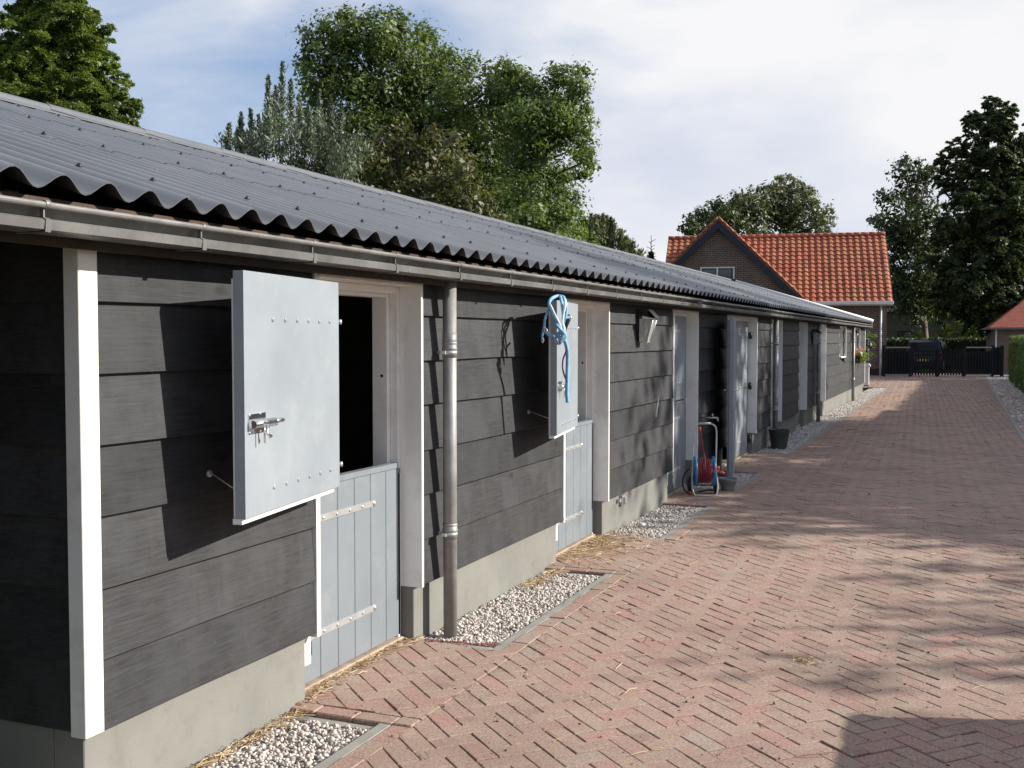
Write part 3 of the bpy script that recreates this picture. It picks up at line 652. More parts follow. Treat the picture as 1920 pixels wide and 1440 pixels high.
def upper_open(i, hx, hy, fx, fy, z0=1.015, z1=1.955, full=False):
    """upper leaf swung right back: hinge edge (hx,hy) -> free edge (fx,fy) is the line of its visible face"""
    H = Vector((hx, hy, 0)); Fv = Vector((fx, fy, 0)); u = (Fv-H); Lh = u.length; u.normalize(); nrm = Vector((u.y, -u.x, 0))
    if nrm.x < 0: nrm = -nrm
    T = .042
    def P(s, n, z): v = H+u*s+nrm*n; return (v.x, v.y, z)
    def bx(m, s0, s1, n0, n1, za, zb, mi=0):
        m.hexa([P(s0, n0, za), P(s0, n1, za), P(s1, n1, za), P(s1, n0, za), P(s0, n0, zb), P(s0, n1, zb), P(s1, n1, zb), P(s1, n0, zb)], mi)
    m = MB(); bx(m, 0, Lh, -T, 0, z0+.03, z1); 
    o = m.build('upper_door', M['grey'], st)
    m = MB(); bx(m, .03, Lh-.022, -T-.018, -T-.001, z0+.031, z1-.03); bx(m, .03, Lh-.002, -T-.012, -.016, z0+.008, z0+.0295); m.build('rebate_strip', M['white'], o)
    # coach bolt heads in two rows
    for z in (1.775, 1.105) if not full else ():
        for k in range(6):
            m = MB(); s0 = len(m.v); c = H+u*(.11+.62*Lh*k/5)
            m.lathe((0, 0, 0), [(.011, 0), (.010, .003), (.006, .005), (.0001, .006)], 12, axis='x')
            m.rot(s0, Matrix.Translation((c.x, c.y, z))@Matrix(((nrm.x, -nrm.y, 0, 0), (nrm.y, nrm.x, 0, 0), (0, 0, 1, 0), (0, 0, 0, 1))))
            m.build('bolt_head', M['grey'], o)
    for z in (1.775, 1.115):
        m = MB(); v = P(-.004, -.01, z); v2 = P(-.022, -.004, z); v3 = P(-.028, .004, z)
        m.tube([v, v2, v3], [.006, .006, .005], 8); m.lathe((v2[0], v2[1], z), [(.0001, -.011), (.010, -.011), (.010, .011), (.0001, .011)], 10); m.build('hinge_pin', M['steel'], o)
    # barrel bolt near the free edge
    m = MB(); mk = MB(); sB = Lh-.028; zb = 1.372
    bx(m, sB-.145, sB, .0005, .004, zb-.038, zb+.038)
    c0 = H+u*(sB+.0)+nrm*.020; c1 = H+u*(sB-.19)+nrm*.020; c2 = H+u*(sB-.265)+nrm*.020
    m.tube([(c0.x, c0.y, zb), (c1.x, c1.y, zb)], .0155, 16); m.tube([(c1.x, c1.y, zb), (c2.x, c2.y, zb)], .010, 12)
    h0 = H+u*(sB-.095)+nrm*.034; h1 = H+u*(sB-.105)+nrm*.045
    m.tube([(h0.x, h0.y, zb-.005), (h0.x, h0.y, zb-.04), (h1.x, h1.y, zb-.055)], [.005, .005, .009], 8)
    h0 = H+u*(sB-.07)+nrm*.034; m.tube([(h0.x, h0.y, zb), (h0.x, h0.y, zb-.075)], .0035, 6)
    for q in (-.005, -.105):
        for z in (-.034, .034):
            cc_ = H+u*(sB-.008+q*.9)+nrm*.004; m.tube([(cc_.x, cc_.y, zb+z), (cc_.x+nrm.x*.003, cc_.y+nrm.y*.003, zb+z)], .004, 8)
    m.build('slide_bolt', M['chrome'], o)
    # wall stay: hook from the boards to the leaf back
    m = MB(); a = P(Lh-.02, -T-.02, z0+.145); wy = a[1]+.13; wp = (-2.775, wy, a[2]+.03)
    m.tube([wp, (wp[0]+.03, wy-.01, wp[2]), a], .0025, 6); m.lathe((-2.775, wy, wp[2]), [(.0001, 0), (.014, 0), (.014, .012), (.0001, .012)], 10, axis='x'); m.build('wall_stay', M['steel'], o)
    return o
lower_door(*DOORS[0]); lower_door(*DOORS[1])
upper_open(0, -2.655, 4.36, -2.495, 3.42, z0=.985); upper_open(1, -2.66, 7.77, -2.51, 6.90)
# third door: both leaves shut
def closed_door(a, b):
    o = lower_door(a, b, 1.0); y0 = a+.055; y1 = b-.024; m = MB(); wd = y1-y0
    for i in range(6):
        p0 = y0+wd*i/6; p1 = y0+wd*(i+1)/6; m.box(-2.945, -2.905, p0+.0018, p1-.0018, 1.012, 1.944, 0, .0035)
    m.box(-2.943, -2.912, y0+.001, y1-.001, 1.013, 1.943); u = m.build('upper_door', M['grey'], st)
    for z in (1.20, 1.78): strap(-2.9045, y0+.012, y0+.70*wd, z, u)
closed_door(*DOORS[2])
for i in (4, 5, 6): closed_door(*DOORS[i])
# fourth opening: wide double door, right leaf shut, left leaf folded back, black gap between
a, b = DOORS[3]
m = MB(); m.box(-2.948, -2.905, a+1.02, b-.024, .03, 1.944, 0, .003); o = m.build('door_leaf', M['grey'], st)
for z in (.22, 1.0, 1.74): strap(-2.9045, b-.03, b-.70, z, o, h=.045)
for z in (.22, 1.0, 1.74):
    k = MB(); k.box(-2.90, -2.86, b-.06, b-.022, z-.02, z+.02); k.lathe((-2.865, b-.04, z-.05), [(.0001, 0), (.02, 0), (.02, .10), (.0001, .10)], 12); k.build('hinge_pin', M['black'], o)
m = MB(); H = Vector((-2.66, 13.98, 0)); Fv = Vector((-2.50, 13.02, 0)); u = (Fv-H); Lh = u.length; u.normalize(); nrm = Vector((-u.y, u.x, 0)); nrm = nrm if nrm.x > 0 else -nrm
def P4(s, n, z): v = H+u*s+nrm*n; return (v.x, v.y, z)
m.hexa([P4(0, -.05, .03), P4(0, 0, .03), P4(Lh, 0, .03), P4(Lh, -.05, .03), P4(0, -.05, 1.95), P4(0, 0, 1.95), P4(Lh, 0, 1.95), P4(Lh, -.05, 1.95)])
m.hexa([P4(0, -.075, .05), P4(0, -.051, .05), P4(Lh-.03, -.051, .05), P4(Lh-.03, -.075, .05), P4(0, -.075, 1.92), P4(0, -.051, 1.92), P4(Lh-.03, -.051, 1.92), P4(Lh-.03, -.075, 1.92)])
o = m.build('door_leaf', M['grey'], st)
m = MB(); 
for sg in (0, -.075):
    d_ = .055 if sg == 0 else -.055
    m.tube([P4(Lh-.06, sg, 1.08), P4(Lh-.06, sg+d_, 1.08), P4(Lh-.17, sg+d_, 1.08)], .009, 8); 
m.hexa([P4(Lh-.09, 0, .95), P4(Lh-.09, .005, .95), P4(Lh-.04, .005, .95), P4(Lh-.04, 0, .95), P4(Lh-.09, 0, 1.15), P4(Lh-.09, .005, 1.15), P4(Lh-.04, .005, 1.15), P4(Lh-.04, 0, 1.15)])
m.build('door_handle', M['chrome'], o)
# windows near the far end: deep white casings proud of the boards
for h0, h1, hz in WIN:
    m = MB(); m.box(-2.96, -2.79, h0-.028, h0, hz-.03, 2.04, 0, .002); m.box(-2.96, -2.735, h1, h1+.028, hz-.03, 2.04, 0, .002)
    m.box(-2.95, -2.745, h0+.001, h1-.001, hz-.035, hz, 0, .002); m.box(-2.95, -2.78, h0+.001, h1-.001, 1.99, 2.038, 0, .002)
    m.box(-2.95, -2.915, (h0+h1)/2-.03, (h0+h1)/2+.03, hz+.001, 1.989); w_ = m.build('window_frame', M['white'], st)
    m = MB(); m.box(-2.94, -2.93, h0+.001, h1-.001, hz+.001, 1.989); m.build('pane', M['glass'], w_)

# ---- roof
AMP = .027; PITCHW = .2; XE, ZE = -2.655, 2.192; XR, ZR = -7.0, 3.53; RY0, RY1 = 1.3, 35.95
sl_ = Vector((XR-XE, 0, ZR-ZE)); SLEN = sl_.length; sl_.normalize(); nr = Vector((-sl_.z, 0, sl_.x)); nr = nr if nr.z > 0 else -nr
def sheet(s0, s1, lift, cols, back=False):
    """a row of corrugated sheets from slope distance s0 to s1"""
    m = MB(); w_ = 5*PITCHW; y = RY0
    k = 0
    while y < RY1-.01:
        ye = min(y+w_+.03, RY1); ns = int((ye-y)/PITCHW*10); V = []
        lf = lift+random.uniform(0, .0015)
        def top(yy, s):
            q = AMP*math.cos(2*math.pi*(yy-RY0)/PITCHW)
            lap = -.0066*min(1, max(0, (yy-y)/.05))   # right edge rides over the next sheet's left
            v = Vector((XE, yy, ZE))+sl_*s+nr*(q+lf-.002-lap)
            return v
        ss = [s0, (s0+s1)/2, s1]
        for s in ss:
            for i in range(ns+1):
                yy = y+(ye-y)*i/ns; v = top(yy, s); 
                if back: v.x = 2*XR-v.x
                V.append(v)
        for s in (s0, s1):
            for i in range(ns+1):
                yy = y+(ye-y)*i/ns; v = top(yy, s)-nr*.0050
                if back: v.x = 2*XR-v.x
                V.append(v)
        n1 = ns+1; Fs = []
        for r_ in (0, 1):
            for i in range(ns): Fs.append((r_*n1+i+1, r_*n1+i, (r_+1)*n1+i, (r_+1)*n1+i+1))
        for i in range(ns): Fs.append((3*n1+i, 3*n1+i+1, 4*n1+i+1, 4*n1+i))
        m.add(V, Fs, 0, True)
        m.add([V[i] for i in range(n1)]+[V[3*n1+i] for i in range(n1)], [(i, i+1, n1+i+1, n1+i) for i in range(ns)], 0, False)
        e0 = [V[0], V[2*n1], V[4*n1], V[3*n1]]; e1 = [V[ns], V[2*n1+ns], V[4*n1+ns], V[3*n1+ns]]; m.add(e0, [(0, 1, 2, 3)]); m.add(e1, [(3, 2, 1, 0)])
        y += w_
    return m
rows = [(0, 1.62, .016), (1.50, 3.12, .008), (3.0, SLEN-.02, 0)]
for s0, s1, lf in rows[::-1]:
    ROOFS = sheet(s0, s1, {0: 0, 1.50: .008, 3.0: .016}[s0], 0).build('roof_sheets', M['roof'], st)
sheet(0, SLEN-.02, 0, 0, True).build('roof_sheets', M['roof'], st)
# bolts with caps
m = MB(); bm = MB(); bm.lathe((0, 0, 0), [(.012, -.004), (.012, .001), (.0065, .003), (.006, .009), (.0001, .010)], 8)
BP = []
for s in (.34, 1.58, 2.75, 3.95):
    k = 0; yy = RY0+PITCHW
    i = 1
    while RY0+i*PITCHW < RY1:
        yy = RY0+i*PITCHW; p = Vector((XE, yy+random.uniform(-.006, .006), ZE))+sl_*(s+random.uniform(-.012, .012))+nr*(AMP+.008+(.008 if s > 1.5 else 0)+(.008 if s > 3.0 else 0))
        BP.append(p); i += (3, 2)[k % 2]; k += 1
BP.sort(key=lambda p: p.length if p.y > 2.2 else 999)
b0 = bm.build('roof_bolt', M['black'], None)
for i, p in enumerate(BP[:100]):
    o = b0 if i == 0 else b0.copy()
    if i: COL.objects.link(o)
    o.parent = ROOFS; o.location = p
for p in BP[100:]: m.lathe(p, [(.014, -.004), (.014, .001), (.008, .003), (.007, .010), (.0001, .012)], 8)
tag(m.build('roof_bolts', M['black'], st), kind='stuff')
# ridge cap
m = MB(); y = RY0; prof = []
for q in range(-3, 4):
    pass
while y < RY1-.02:
    ye = min(y+1.13, RY1); r0 = .075; P = []
    for t in (-1, -.25): P.append((XR - t*-.42 if False else XR+t*.36*1.0, ZR+.055+t*.36*.31 if False else ZR+.045-abs(t)*.36*.308))
    arc = []
    pl = [(XR-.36, ZR+.060-.36*.308), (XR-.085, ZR+.060-.085*.308)]+[(XR+.08*math.cos(math.pi-a_*math.pi/6), ZR+.038+.055*math.sin(a_*math.pi/6)) for a_ in range(0, 7)]+[(XR+.085, ZR+.060-.085*.308), (XR+.36, ZR+.060-.36*.308)]
    n = len(pl); lf = random.uniform(0, .006)
    V = [(x, y-.03, z+.006) for x, z in pl]+[(x, ye, z+lf*.3) for x, z in pl]+[(x, y-.03, z-.004) for x, z in pl]+[(x, ye, z-.01) for x, z in pl]
    m.add(V, [(i, i+1, n+i+1, n+i) for i in range(n-1)]+[(2*n+i+1, 2*n+i, 3*n+i, 3*n+i+1) for i in range(n-1)]+[(i+1, i, 2*n+i, 2*n+i+1) for i in range(n-1)]+[(0, n, 3*n, 2*n), (n-1, 3*n-1, 4*n-1, 2*n-1)], 0, False)
    y = ye
m.build('ridge_cap', M['roof'], st)
# timber under the eaves
m = MB(); m.box(-2.79, -2.735, RY0+.02, RY1-.05, 2.085, 2.152); m.build('wall_plate', M['raw'], st)
m = MB(); m.box(-2.722, -2.699, RY0+.02, RY1-.05, 1.995, 2.084)
m.box(-2.98, -2.723, RY0+.02, RY1-.05, 2.062, 2.084)
for s in (1.5, 3.0, 4.1):
    p = Vector((XE, 0, ZE))+sl_*s-nr*.10; m.box(p.x-.04, p.x+.04, RY0+.02, RY1-.04, p.z-.04, p.z+.04)
y = RY0+.1
while y < RY1: m.hexa([(-2.66, y, 2.02), (-2.66, y+.06, 2.02), (XR, y+.06, ZR-.24), (XR, y, ZR-.24), (-2.66, y, 2.09), (-2.66, y+.06, 2.09), (XR, y+.06, ZR-.10), (XR, y, ZR-.10)]) if False else m.box(-2.98, -2.80, y, y+.06, 2.085, 2.17); y += 1.2
m.build('rafters', M['dwood'], st)
m = MB()   # verge boards with white cap at both ends
for yy in (RY1, RY0-.03):
    for sd in (0, 1):
        q = []
        for (s, dn) in ((-.06, -.02), (SLEN+.02, -.02), (SLEN+.02, .075), (-.06, .075)):
            v = Vector((XE, 0, ZE))+sl_*s+nr*dn
            q.append((2*XR-v.x if sd else v.x, v.z))
        m = MB(); m.prism([(x, z) for x, z in q], 'y', *((yy+.001, yy+.10) if yy > 5 else (yy-.1, yy+.029))); e_ = [Vector((p[0], yy+(.05 if yy > 5 else -.03), p[1])) for p in (q[3], q[2])]; m.tube([e_[0]+Vector((0, 0, -.02)), e_[1]+Vector((0, 0, -.02))], .062, 14); m.build('verge_board', M['white'], st)
m = MB()
for yy in (RY1, RY0-.03):
    for sd in (0, 1):
        q = []
        for (s, dn) in ((-.04, -.16), (SLEN+.02, -.16), (SLEN+.02, -.021), (-.04, -.021)):
            v = Vector((XE, 0, ZE))+sl_*s+nr*dn; q.append((2*XR-v.x if sd else v.x, v.z))
        m = MB(); m.prism(q, 'y', yy+.004, yy+.026); m.build('verge_fascia', M['dwood'], st)
# gutter
m = MB()
pr = [(-2.698, 2.105), (-2.698, 2.050), (-2.685, 2.026), (-2.595, 2.026), (-2.575, 2.030), (-2.570, 2.056), (-2.580, 2.062), (-2.630, 2.066), (-2.592, 2.097)]
bead = [(-2.574+.0105*math.cos(R(t)), 2.104+.0105*math.sin(R(t))) for t in range(215, -140, -30)]
pr2 = pr+bead
ys = [RY0]
while ys[-1] < RY1: ys.append(ys[-1]+.75)
ys[-1] = RY1; n = len(pr2)
V = [(x+.003*noise.noise(Vector((y, 3, 0))), y, z+.006*noise.noise(Vector((y*.35, 9, 0)))) for y in ys for x, z in pr2]
inn = [(x-.0 if i < 3 else x-.002, z+.002) for i, (x, z) in enumerate(pr2)]
m.add(V, [(i*n+k, i*n+k+1, (i+1)*n+k+1, (i+1)*n+k) for i in range(len(ys)-1) for k in range(n-1)], 0, False)
for i, p in enumerate(m.f): pass
V2 = [(x+(.002 if k < 3 else -.002), y, z+.002) for (x, y, z), k in zip(V, list(range(n))*len(ys))]
m.add([p for i in range(len(ys)) for p in V2[i*n:i*n+9]], [(i*9+k+1, i*9+k, (i+1)*9+k, (i+1)*9+k+1) for i in range(len(ys)-1) for k in range(8)])
for yy, o_ in ((RY0, -1), (RY1, 1)): m.add([(x, yy+o_*.001, z) for x, z in pr], [tuple(range(len(pr)))])
gt = m.build('gutter', M['zinc'], st)
y = 2.54; 
while y < RY1-.1:
    m = MB(); z_ = .006*noise.noise(Vector((y*.35, 9, 0)))
    m.prism([(x, z) for x, z in ((-2.571, 2.022), (-2.5672, 2.059), (-2.578, 2.066), (-2.600, 2.070), (-2.600, 2.062), (-2.574, 2.056), (-2.577, 2.028))], 'y', y, y+.022)
    m.box(-2.695, -2.578, y, y+.022, 2.0215, 2.0250); m.box(-2.593, -2.578, y, y+.006, 2.066, 2.100)
    m.lathe((-2.574, y+.008, 2.106), [(.012, -.009), (.0135, -.004), (.0135, .004), (.012, .009)], 10, axis='y')
    m.build('gutter_bracket', M['zinc'], gt); y += .742
for yy in (4.9, 9.8, 20.3): # solder joint sleeves
    m = MB(); m.box(-2.578, -2.5715, yy, yy+.012, 2.0315, 2.058); m.build('joint_sleeve', M['zinc'], gt)
# downpipes
def downpipe(y, zb=-.03):
    m = MB(); x = -2.70; r = .0395
    m.tube([(x, y, zb), (x, y, 2.04)], r, 28); m.tube([(x, y, 1.72), (x, y, 1.735)], r+.0012, 28)
    m.tube([(x, y, 1.64), (x, y, 1.735)], r+.0016, 28)
    for z in (1.64, .60):
        for dz, rr in ((-.030, .0035), (-.012, .0015), (.0, .0052), (.016, .0018), (.031, .0045)):
            m.lathe((x, y, z+dz), [(r, -.009), (r+rr*.8, -.005), (r+rr, 0), (r+rr*.8, .005), (r, .009)], 28)
        m.tube([(x, y, z-.05), (x, y, z+.04)], r+.0018, 28)
    o = m.build('downpipe', M['pipe'], st)
    for z in (1.618, .578):
        k = MB(); k.lathe((x, y, z), [(r+.001, -.010), (r+.004, -.010), (r+.004, .010), (r+.001, .010)], 28)
        k.box(-2.80, x-r+.0, y-.010, y+.010, z-.009, z+.009); k.box(x-.03, x-.0, y-.060, y-.038, z-.009, z+.009); k.tube([(x-.015, y-.062, z), (x-.015, y-.036, z)], .004, 8); k.build('pipe_clamp', M['steel'], o)
    return o
for y in (5.635, 17.5, 23.1, 30.85): downpipe(y)
# wood splinters / vent low on the boards: socket box on the plinth
m = MB(); m.box(-2.83, -2.795, 9.42, 9.52, .20, .285, 0, .004); m.box(-2.795, -2.775, 9.44, 9.50, .205, .27, 0, .003); m.box(-2.83, -2.80, 9.34, 9.40, .235, .262)
tag(m.build('outdoor_socket', M['steel']), 'small metal socket box on the plinth under the lantern wall', 'socket')
m = MB(); m.tube(smooth([(-2.775, 10.44, 1.13), (-2.73, 10.44, 1.135), (-2.725, 10.44, 1.16)]), .005, 6); o = m.build('coat_hook', M['chrome']); tag(o, 'small bright hook screwed to the boards right of the lantern', 'hook')
m = MB(); m.tube(smooth([(-2.732, 10.44, 1.142), (-2.752, 10.452, 1.05), (-2.765, 10.446, .95), (-2.755, 10.43, .93), (-2.745, 10.425, 1.0), (-2.732, 10.436, 1.142)]), .0022, 5); tag(m.build('string_loop', M['ropel']), 'thin pale loop of string hanging from the bright wall hook', 'string')

# ---- wall lanterns
def lantern(x, y, z, label, group):
    t = thing('wall_lantern', label, 'lantern', (x, y, z), 0, group)   # local, +x points away from the wall
    m = MB(); hw = .068; m.box(0, .018, -hw*.8, hw*.8, -.21, .05, 0, .003); m.build('back_plate', M['black'], t, False)
    m = MB(); m.hexa([(0, -hw-.012, .035), (.175, -hw-.012, .0), (.175, hw+.012, .0), (0, hw+.012, .035), (.0, -hw-.012, .085), (.11, -hw-.012, .082), (.11, hw+.012, .082), (.0, hw+.012, .085)]); m.hexa([(.11, -hw-.012, .024), (.178, -hw-.012, .0), (.178, hw+.012, .0), (.11, hw+.012, .024), (.11, -hw-.012, .082), (.180, -hw-.012, .006), (.180, hw+.012, .006), (.11, hw+.012, .082)]); m.build('hood', M['black'], t, False)
    m = MB(); a = [(.022, -hw, -.215), (.085, -hw*.85, -.215), (.085, hw*.85, -.215), (.022, hw, -.215), (.022, -hw, -.003), (.150, -hw, -.003), (.150, hw, -.003), (.022, hw, -.003)]
    m.hexa(a); m.build('glass_body', M['lampglass'], t, False)
    m = MB()
    for s in (-1, 1):
        m.tube([(.152, s*hw, -.004), (.087, s*hw*.87, -.215)], .0055, 6); m.tube([(.024, s*hw, -.215), (.087, s*hw*.87, -.215)], .005, 6)
    m.tube([(.087, -hw*.87, -.215), (.087, hw*.87, -.215)], .005, 6); m.hexa([(.086, -hw*.88, -.225), (.093, -hw*.88, -.225), (.093, -hw*.5, -.225), (.086, -hw*.5, -.225), (.098, -hw*.9, -.18), (.105, -hw*.9, -.18), (.105, -hw*.5, -.18), (.098, -hw*.5, -.18)]); m.build('metal_frame', M['steel'], t, False)
    m = MB(); m.tube([(.06, 0, -.02), (.06, 0, -.06)], .016, 12); m.tube([(.06, 0, -.06), (.06, 0, -.15)], [.014, .022], 12); m.build('bulb', M['white'], t, False)
lantern(-2.776, 9.86, 1.88, 'black hooded lantern with glass body, closest to the camera on the boards', 'lanterns along the stable wall')
lantern(-2.776, 22.70, 1.80, 'small lantern high beside the third downpipe', 'lanterns along the stable wall')
lantern(-2.776, 31.25, 1.84, 'farthest lantern just past the last downpipe', 'lanterns along the stable wall')

# ---- flower box under the far window
t = thing('flower_box', 'dark planter with pink and yellow-green flowers hung under the last stable window', 'planter', (-2.66, 32.0, 1.02))
m = MB(); m.hexa([(-.10, -.55, 0), (.07, -.55, 0), (.07, .55, 0), (-.10, .55, 0), (-.115, -.6, .18), (.10, -.6, .18), (.10, .6, .18), (-.115, .6, .18)]); m.build('planter_box', M['terrac'], t, False)
m = MB()
for yb in (-.4, .4): m.tube([(-.115, yb, .05), (.02, yb, -.03), (.09, yb, .02)], .008, 6)
m.build('bracket', M['black'], t, False)

def leaves(P, Nn, size, asp=1.9, cup=.0):
    """diamond leaves at points P with normals near Nn"""
    n = len(P); nn = Nn+rng.normal(0, .55, (n, 3)); nn /= np.linalg.norm(nn, axis=1)[:, None]+1e-9
    a = rng.normal(size=(n, 3)); a -= (a*nn).sum(1)[:, None]*nn; a /= np.linalg.norm(a, axis=1)[:, None]+1e-9; b = np.cross(nn, a)
    s = (size*np.exp(rng.normal(0, .28, n)))[:, None]
    V = np.stack([P-a*s, P+b*s/asp-nn*s*.12, P+a*s, P-b*s/asp-nn*s*.12], 1).reshape(-1, 3)
    return V, np.arange(4*n).reshape(n, 4)
def cloud(blobs, size, dens, clump=.2, up=.35, core=.25, nclump=None, droop=0):
    """blobs: (centre Vector, radius). returns leaf positions + normals; leaves sit in clumps around each blob's shell"""
    Ps = []; Ns = []
    for c, r in blobs:
        c = np.array(c); nl = int(dens*r*r/size**2*2.9)
        nc = max(5, int(26*(r/1.0)**1.2)) if nclump is None else nclump
        d = rng.normal(size=(nc, 3)); d /= np.linalg.norm(d, axis=1)[:, None]; rad = r*rng.uniform(.55, 1.08, nc)[:, None]
        cc_ = c+d*rad*np.array([1, 1, .92]); cr_ = clump*r*rng.uniform(.7, 1.5, nc)+.12
        k = rng.integers(0, nc, int(nl*(1-core)))
        g_ = rng.normal(0, .55, (len(k), 3)); q = cc_[k]+g_*cr_[k][:, None]*np.array([1, 1, .75])
        nrm = d[k]*.7+g_*.5+np.array([0, 0, up]); Ps.append(q); Ns.append(nrm)
        m_ = int(nl*core); d2 = rng.normal(size=(m_, 3)); d2 /= np.linalg.norm(d2, axis=1)[:, None]; q = c+d2*(r*rng.uniform(.15, .75, m_)[:, None]); Ps.append(q); Ns.append(d2*.6+np.array([0, 0, .4]))
    return np.concatenate(Ps), np.concatenate(Ns)
pl_, nn_ = cloud([((-2.66, 31.55, 1.22), .14), ((-2.64, 31.9, 1.22), .15), ((-2.66, 32.3, 1.22), .14), ((-2.6, 31.6, 1.12), .09)], .025, 3.0)
V, Fq = leaves(pl_, nn_, .03); npmesh('foliage', V, Fq, LEAF['y'], t)
pl_, nn_ = cloud([((-2.66, 31.5, 1.30), .09), ((-2.62, 31.95, 1.31), .10), ((-2.66, 32.4, 1.3), .09)], .022, 1.2)
V, Fq = leaves(pl_, nn_, .026, 1.2); npmesh('flowers', V, Fq, LEAF['fl'], t)

# ================================================================== HALTER on the second open leaf
t = thing('halter', 'light blue rope halter and lead draped over the corner of the open stable door', 'halter', (-2.5, 6.88, 1.2))
def hp(l, Z=7.20): return smooth([at(980+p[0]/5.76, 530+p[1]/5.76, p[2] if len(p) > 2 else Z) for p in l], 6)
m = MB()
m.tube(hp([(420, 560), (400, 470), (330, 350), (285, 240, 7.17), (310, 175, 7.2), (380, 145, 7.28), (440, 160, 7.26), (470, 240, 7.2), (465, 330), (455, 430), (430, 500), (425, 560)]), 0.0115, 8)
m.tube(hp([(430, 575), (445, 480), (440, 380, 7.17), (430, 280, 7.17), (415, 180, 7.2), (405, 145, 7.3)]), 0.0101, 8)
m.tube(hp([(285, 290), (265, 320), (240, 400, 7.15), (232, 470, 7.15), (215, 560, 7.15), (212, 640, 7.15)]), 0.0088, 8)
m.build('halter_rope', M['rope'], t)
m = MB(); m.tube(hp([(445, 155, 7.28), (462, 230, 7.17), (440, 330, 7.15), (430, 420, 7.15), (450, 500, 7.14), (440, 560, 7.14)]), 0.0081, 8)
m.tube(hp([(300, 240, 7.15), (345, 340, 7.14), (400, 450, 7.13), (430, 540, 7.13)]), 0.0068, 8); m.build('noseband', M['ropel'], t)
m = MB(); 
m.tube(hp([(245, 500, 7.14), (275, 555, 7.12), (330, 590, 7.12), (360, 640, 7.12), (400, 650, 7.14), (420, 600, 7.14)]), 0.0121, 8)
m.tube(hp([(390, 530, 7.11), (440, 560, 7.10), (410, 600, 7.10), (380, 560, 7.12), (430, 530, 7.09), (455, 590, 7.11), (400, 640, 7.11)]), 0.0135, 8)
m.tube(hp([(360, 450, 7.12), (400, 500, 7.11), (450, 570, 7.1), (390, 620, 7.11)]), 0.0108, 8)
m.tube(hp([(430, 590, 7.12), (460, 640, 7.12), (480, 720, 7.14), (486, 800, 7.16), (484, 900, 7.17), (482, 1000, 7.17), (480, 1100, 7.17), (479, 1200, 7.17), (486, 1295, 7.17)]), 0.0128, 8)
m.build('lead_rope', M['rope'], t)
m = MB(); m.tube(hp([(440, 600, 7.13), (478, 700, 7.13), (462, 760, 7.14), (437, 830, 7.15), (432, 920, 7.16), (450, 1000, 7.17), (484, 1075, 7.16)]), 0.0061, 8); m.build('cord', M['purple'], t)
m = MB(); m.tube(hp([(330, 580, 7.11), (350, 600, 7.10)]), 0.0149, 8); m.tube(hp([(245, 490, 7.12), (262, 520, 7.11), (250, 545, 7.12), (235, 515, 7.13), (245, 490, 7.12)]), 0.0054, 6); m.tube(hp([(210, 590, 7.13), (225, 620, 7.13), (212, 650, 7.13)]), 0.0068, 6); m.tube(hp([(360, 640, 7.11), (380, 630, 7.10), (385, 655, 7.11)]), 0.0054, 6); m.build('buckle', M['chrome'], t)
m = MB(); m.tube(hp([(465, 355, 7.27), (505, 352, 7.22), (520, 375, 7.2), (500, 392, 7.2)]), 0.0081, 8); tag(m.build('peg_hook', M['chrome']), 'bright steel peg on the door leaf beside the blue halter', 'hook')
m = MB(); m.tube(hp([(503, 392, 7.19), (475, 450, 7.19), (448, 520, 7.2)]), 0.0128, 8); tag(m.build('hoof_pick', M['black']), 'short black handle hanging from the steel peg by the halter', 'tool')

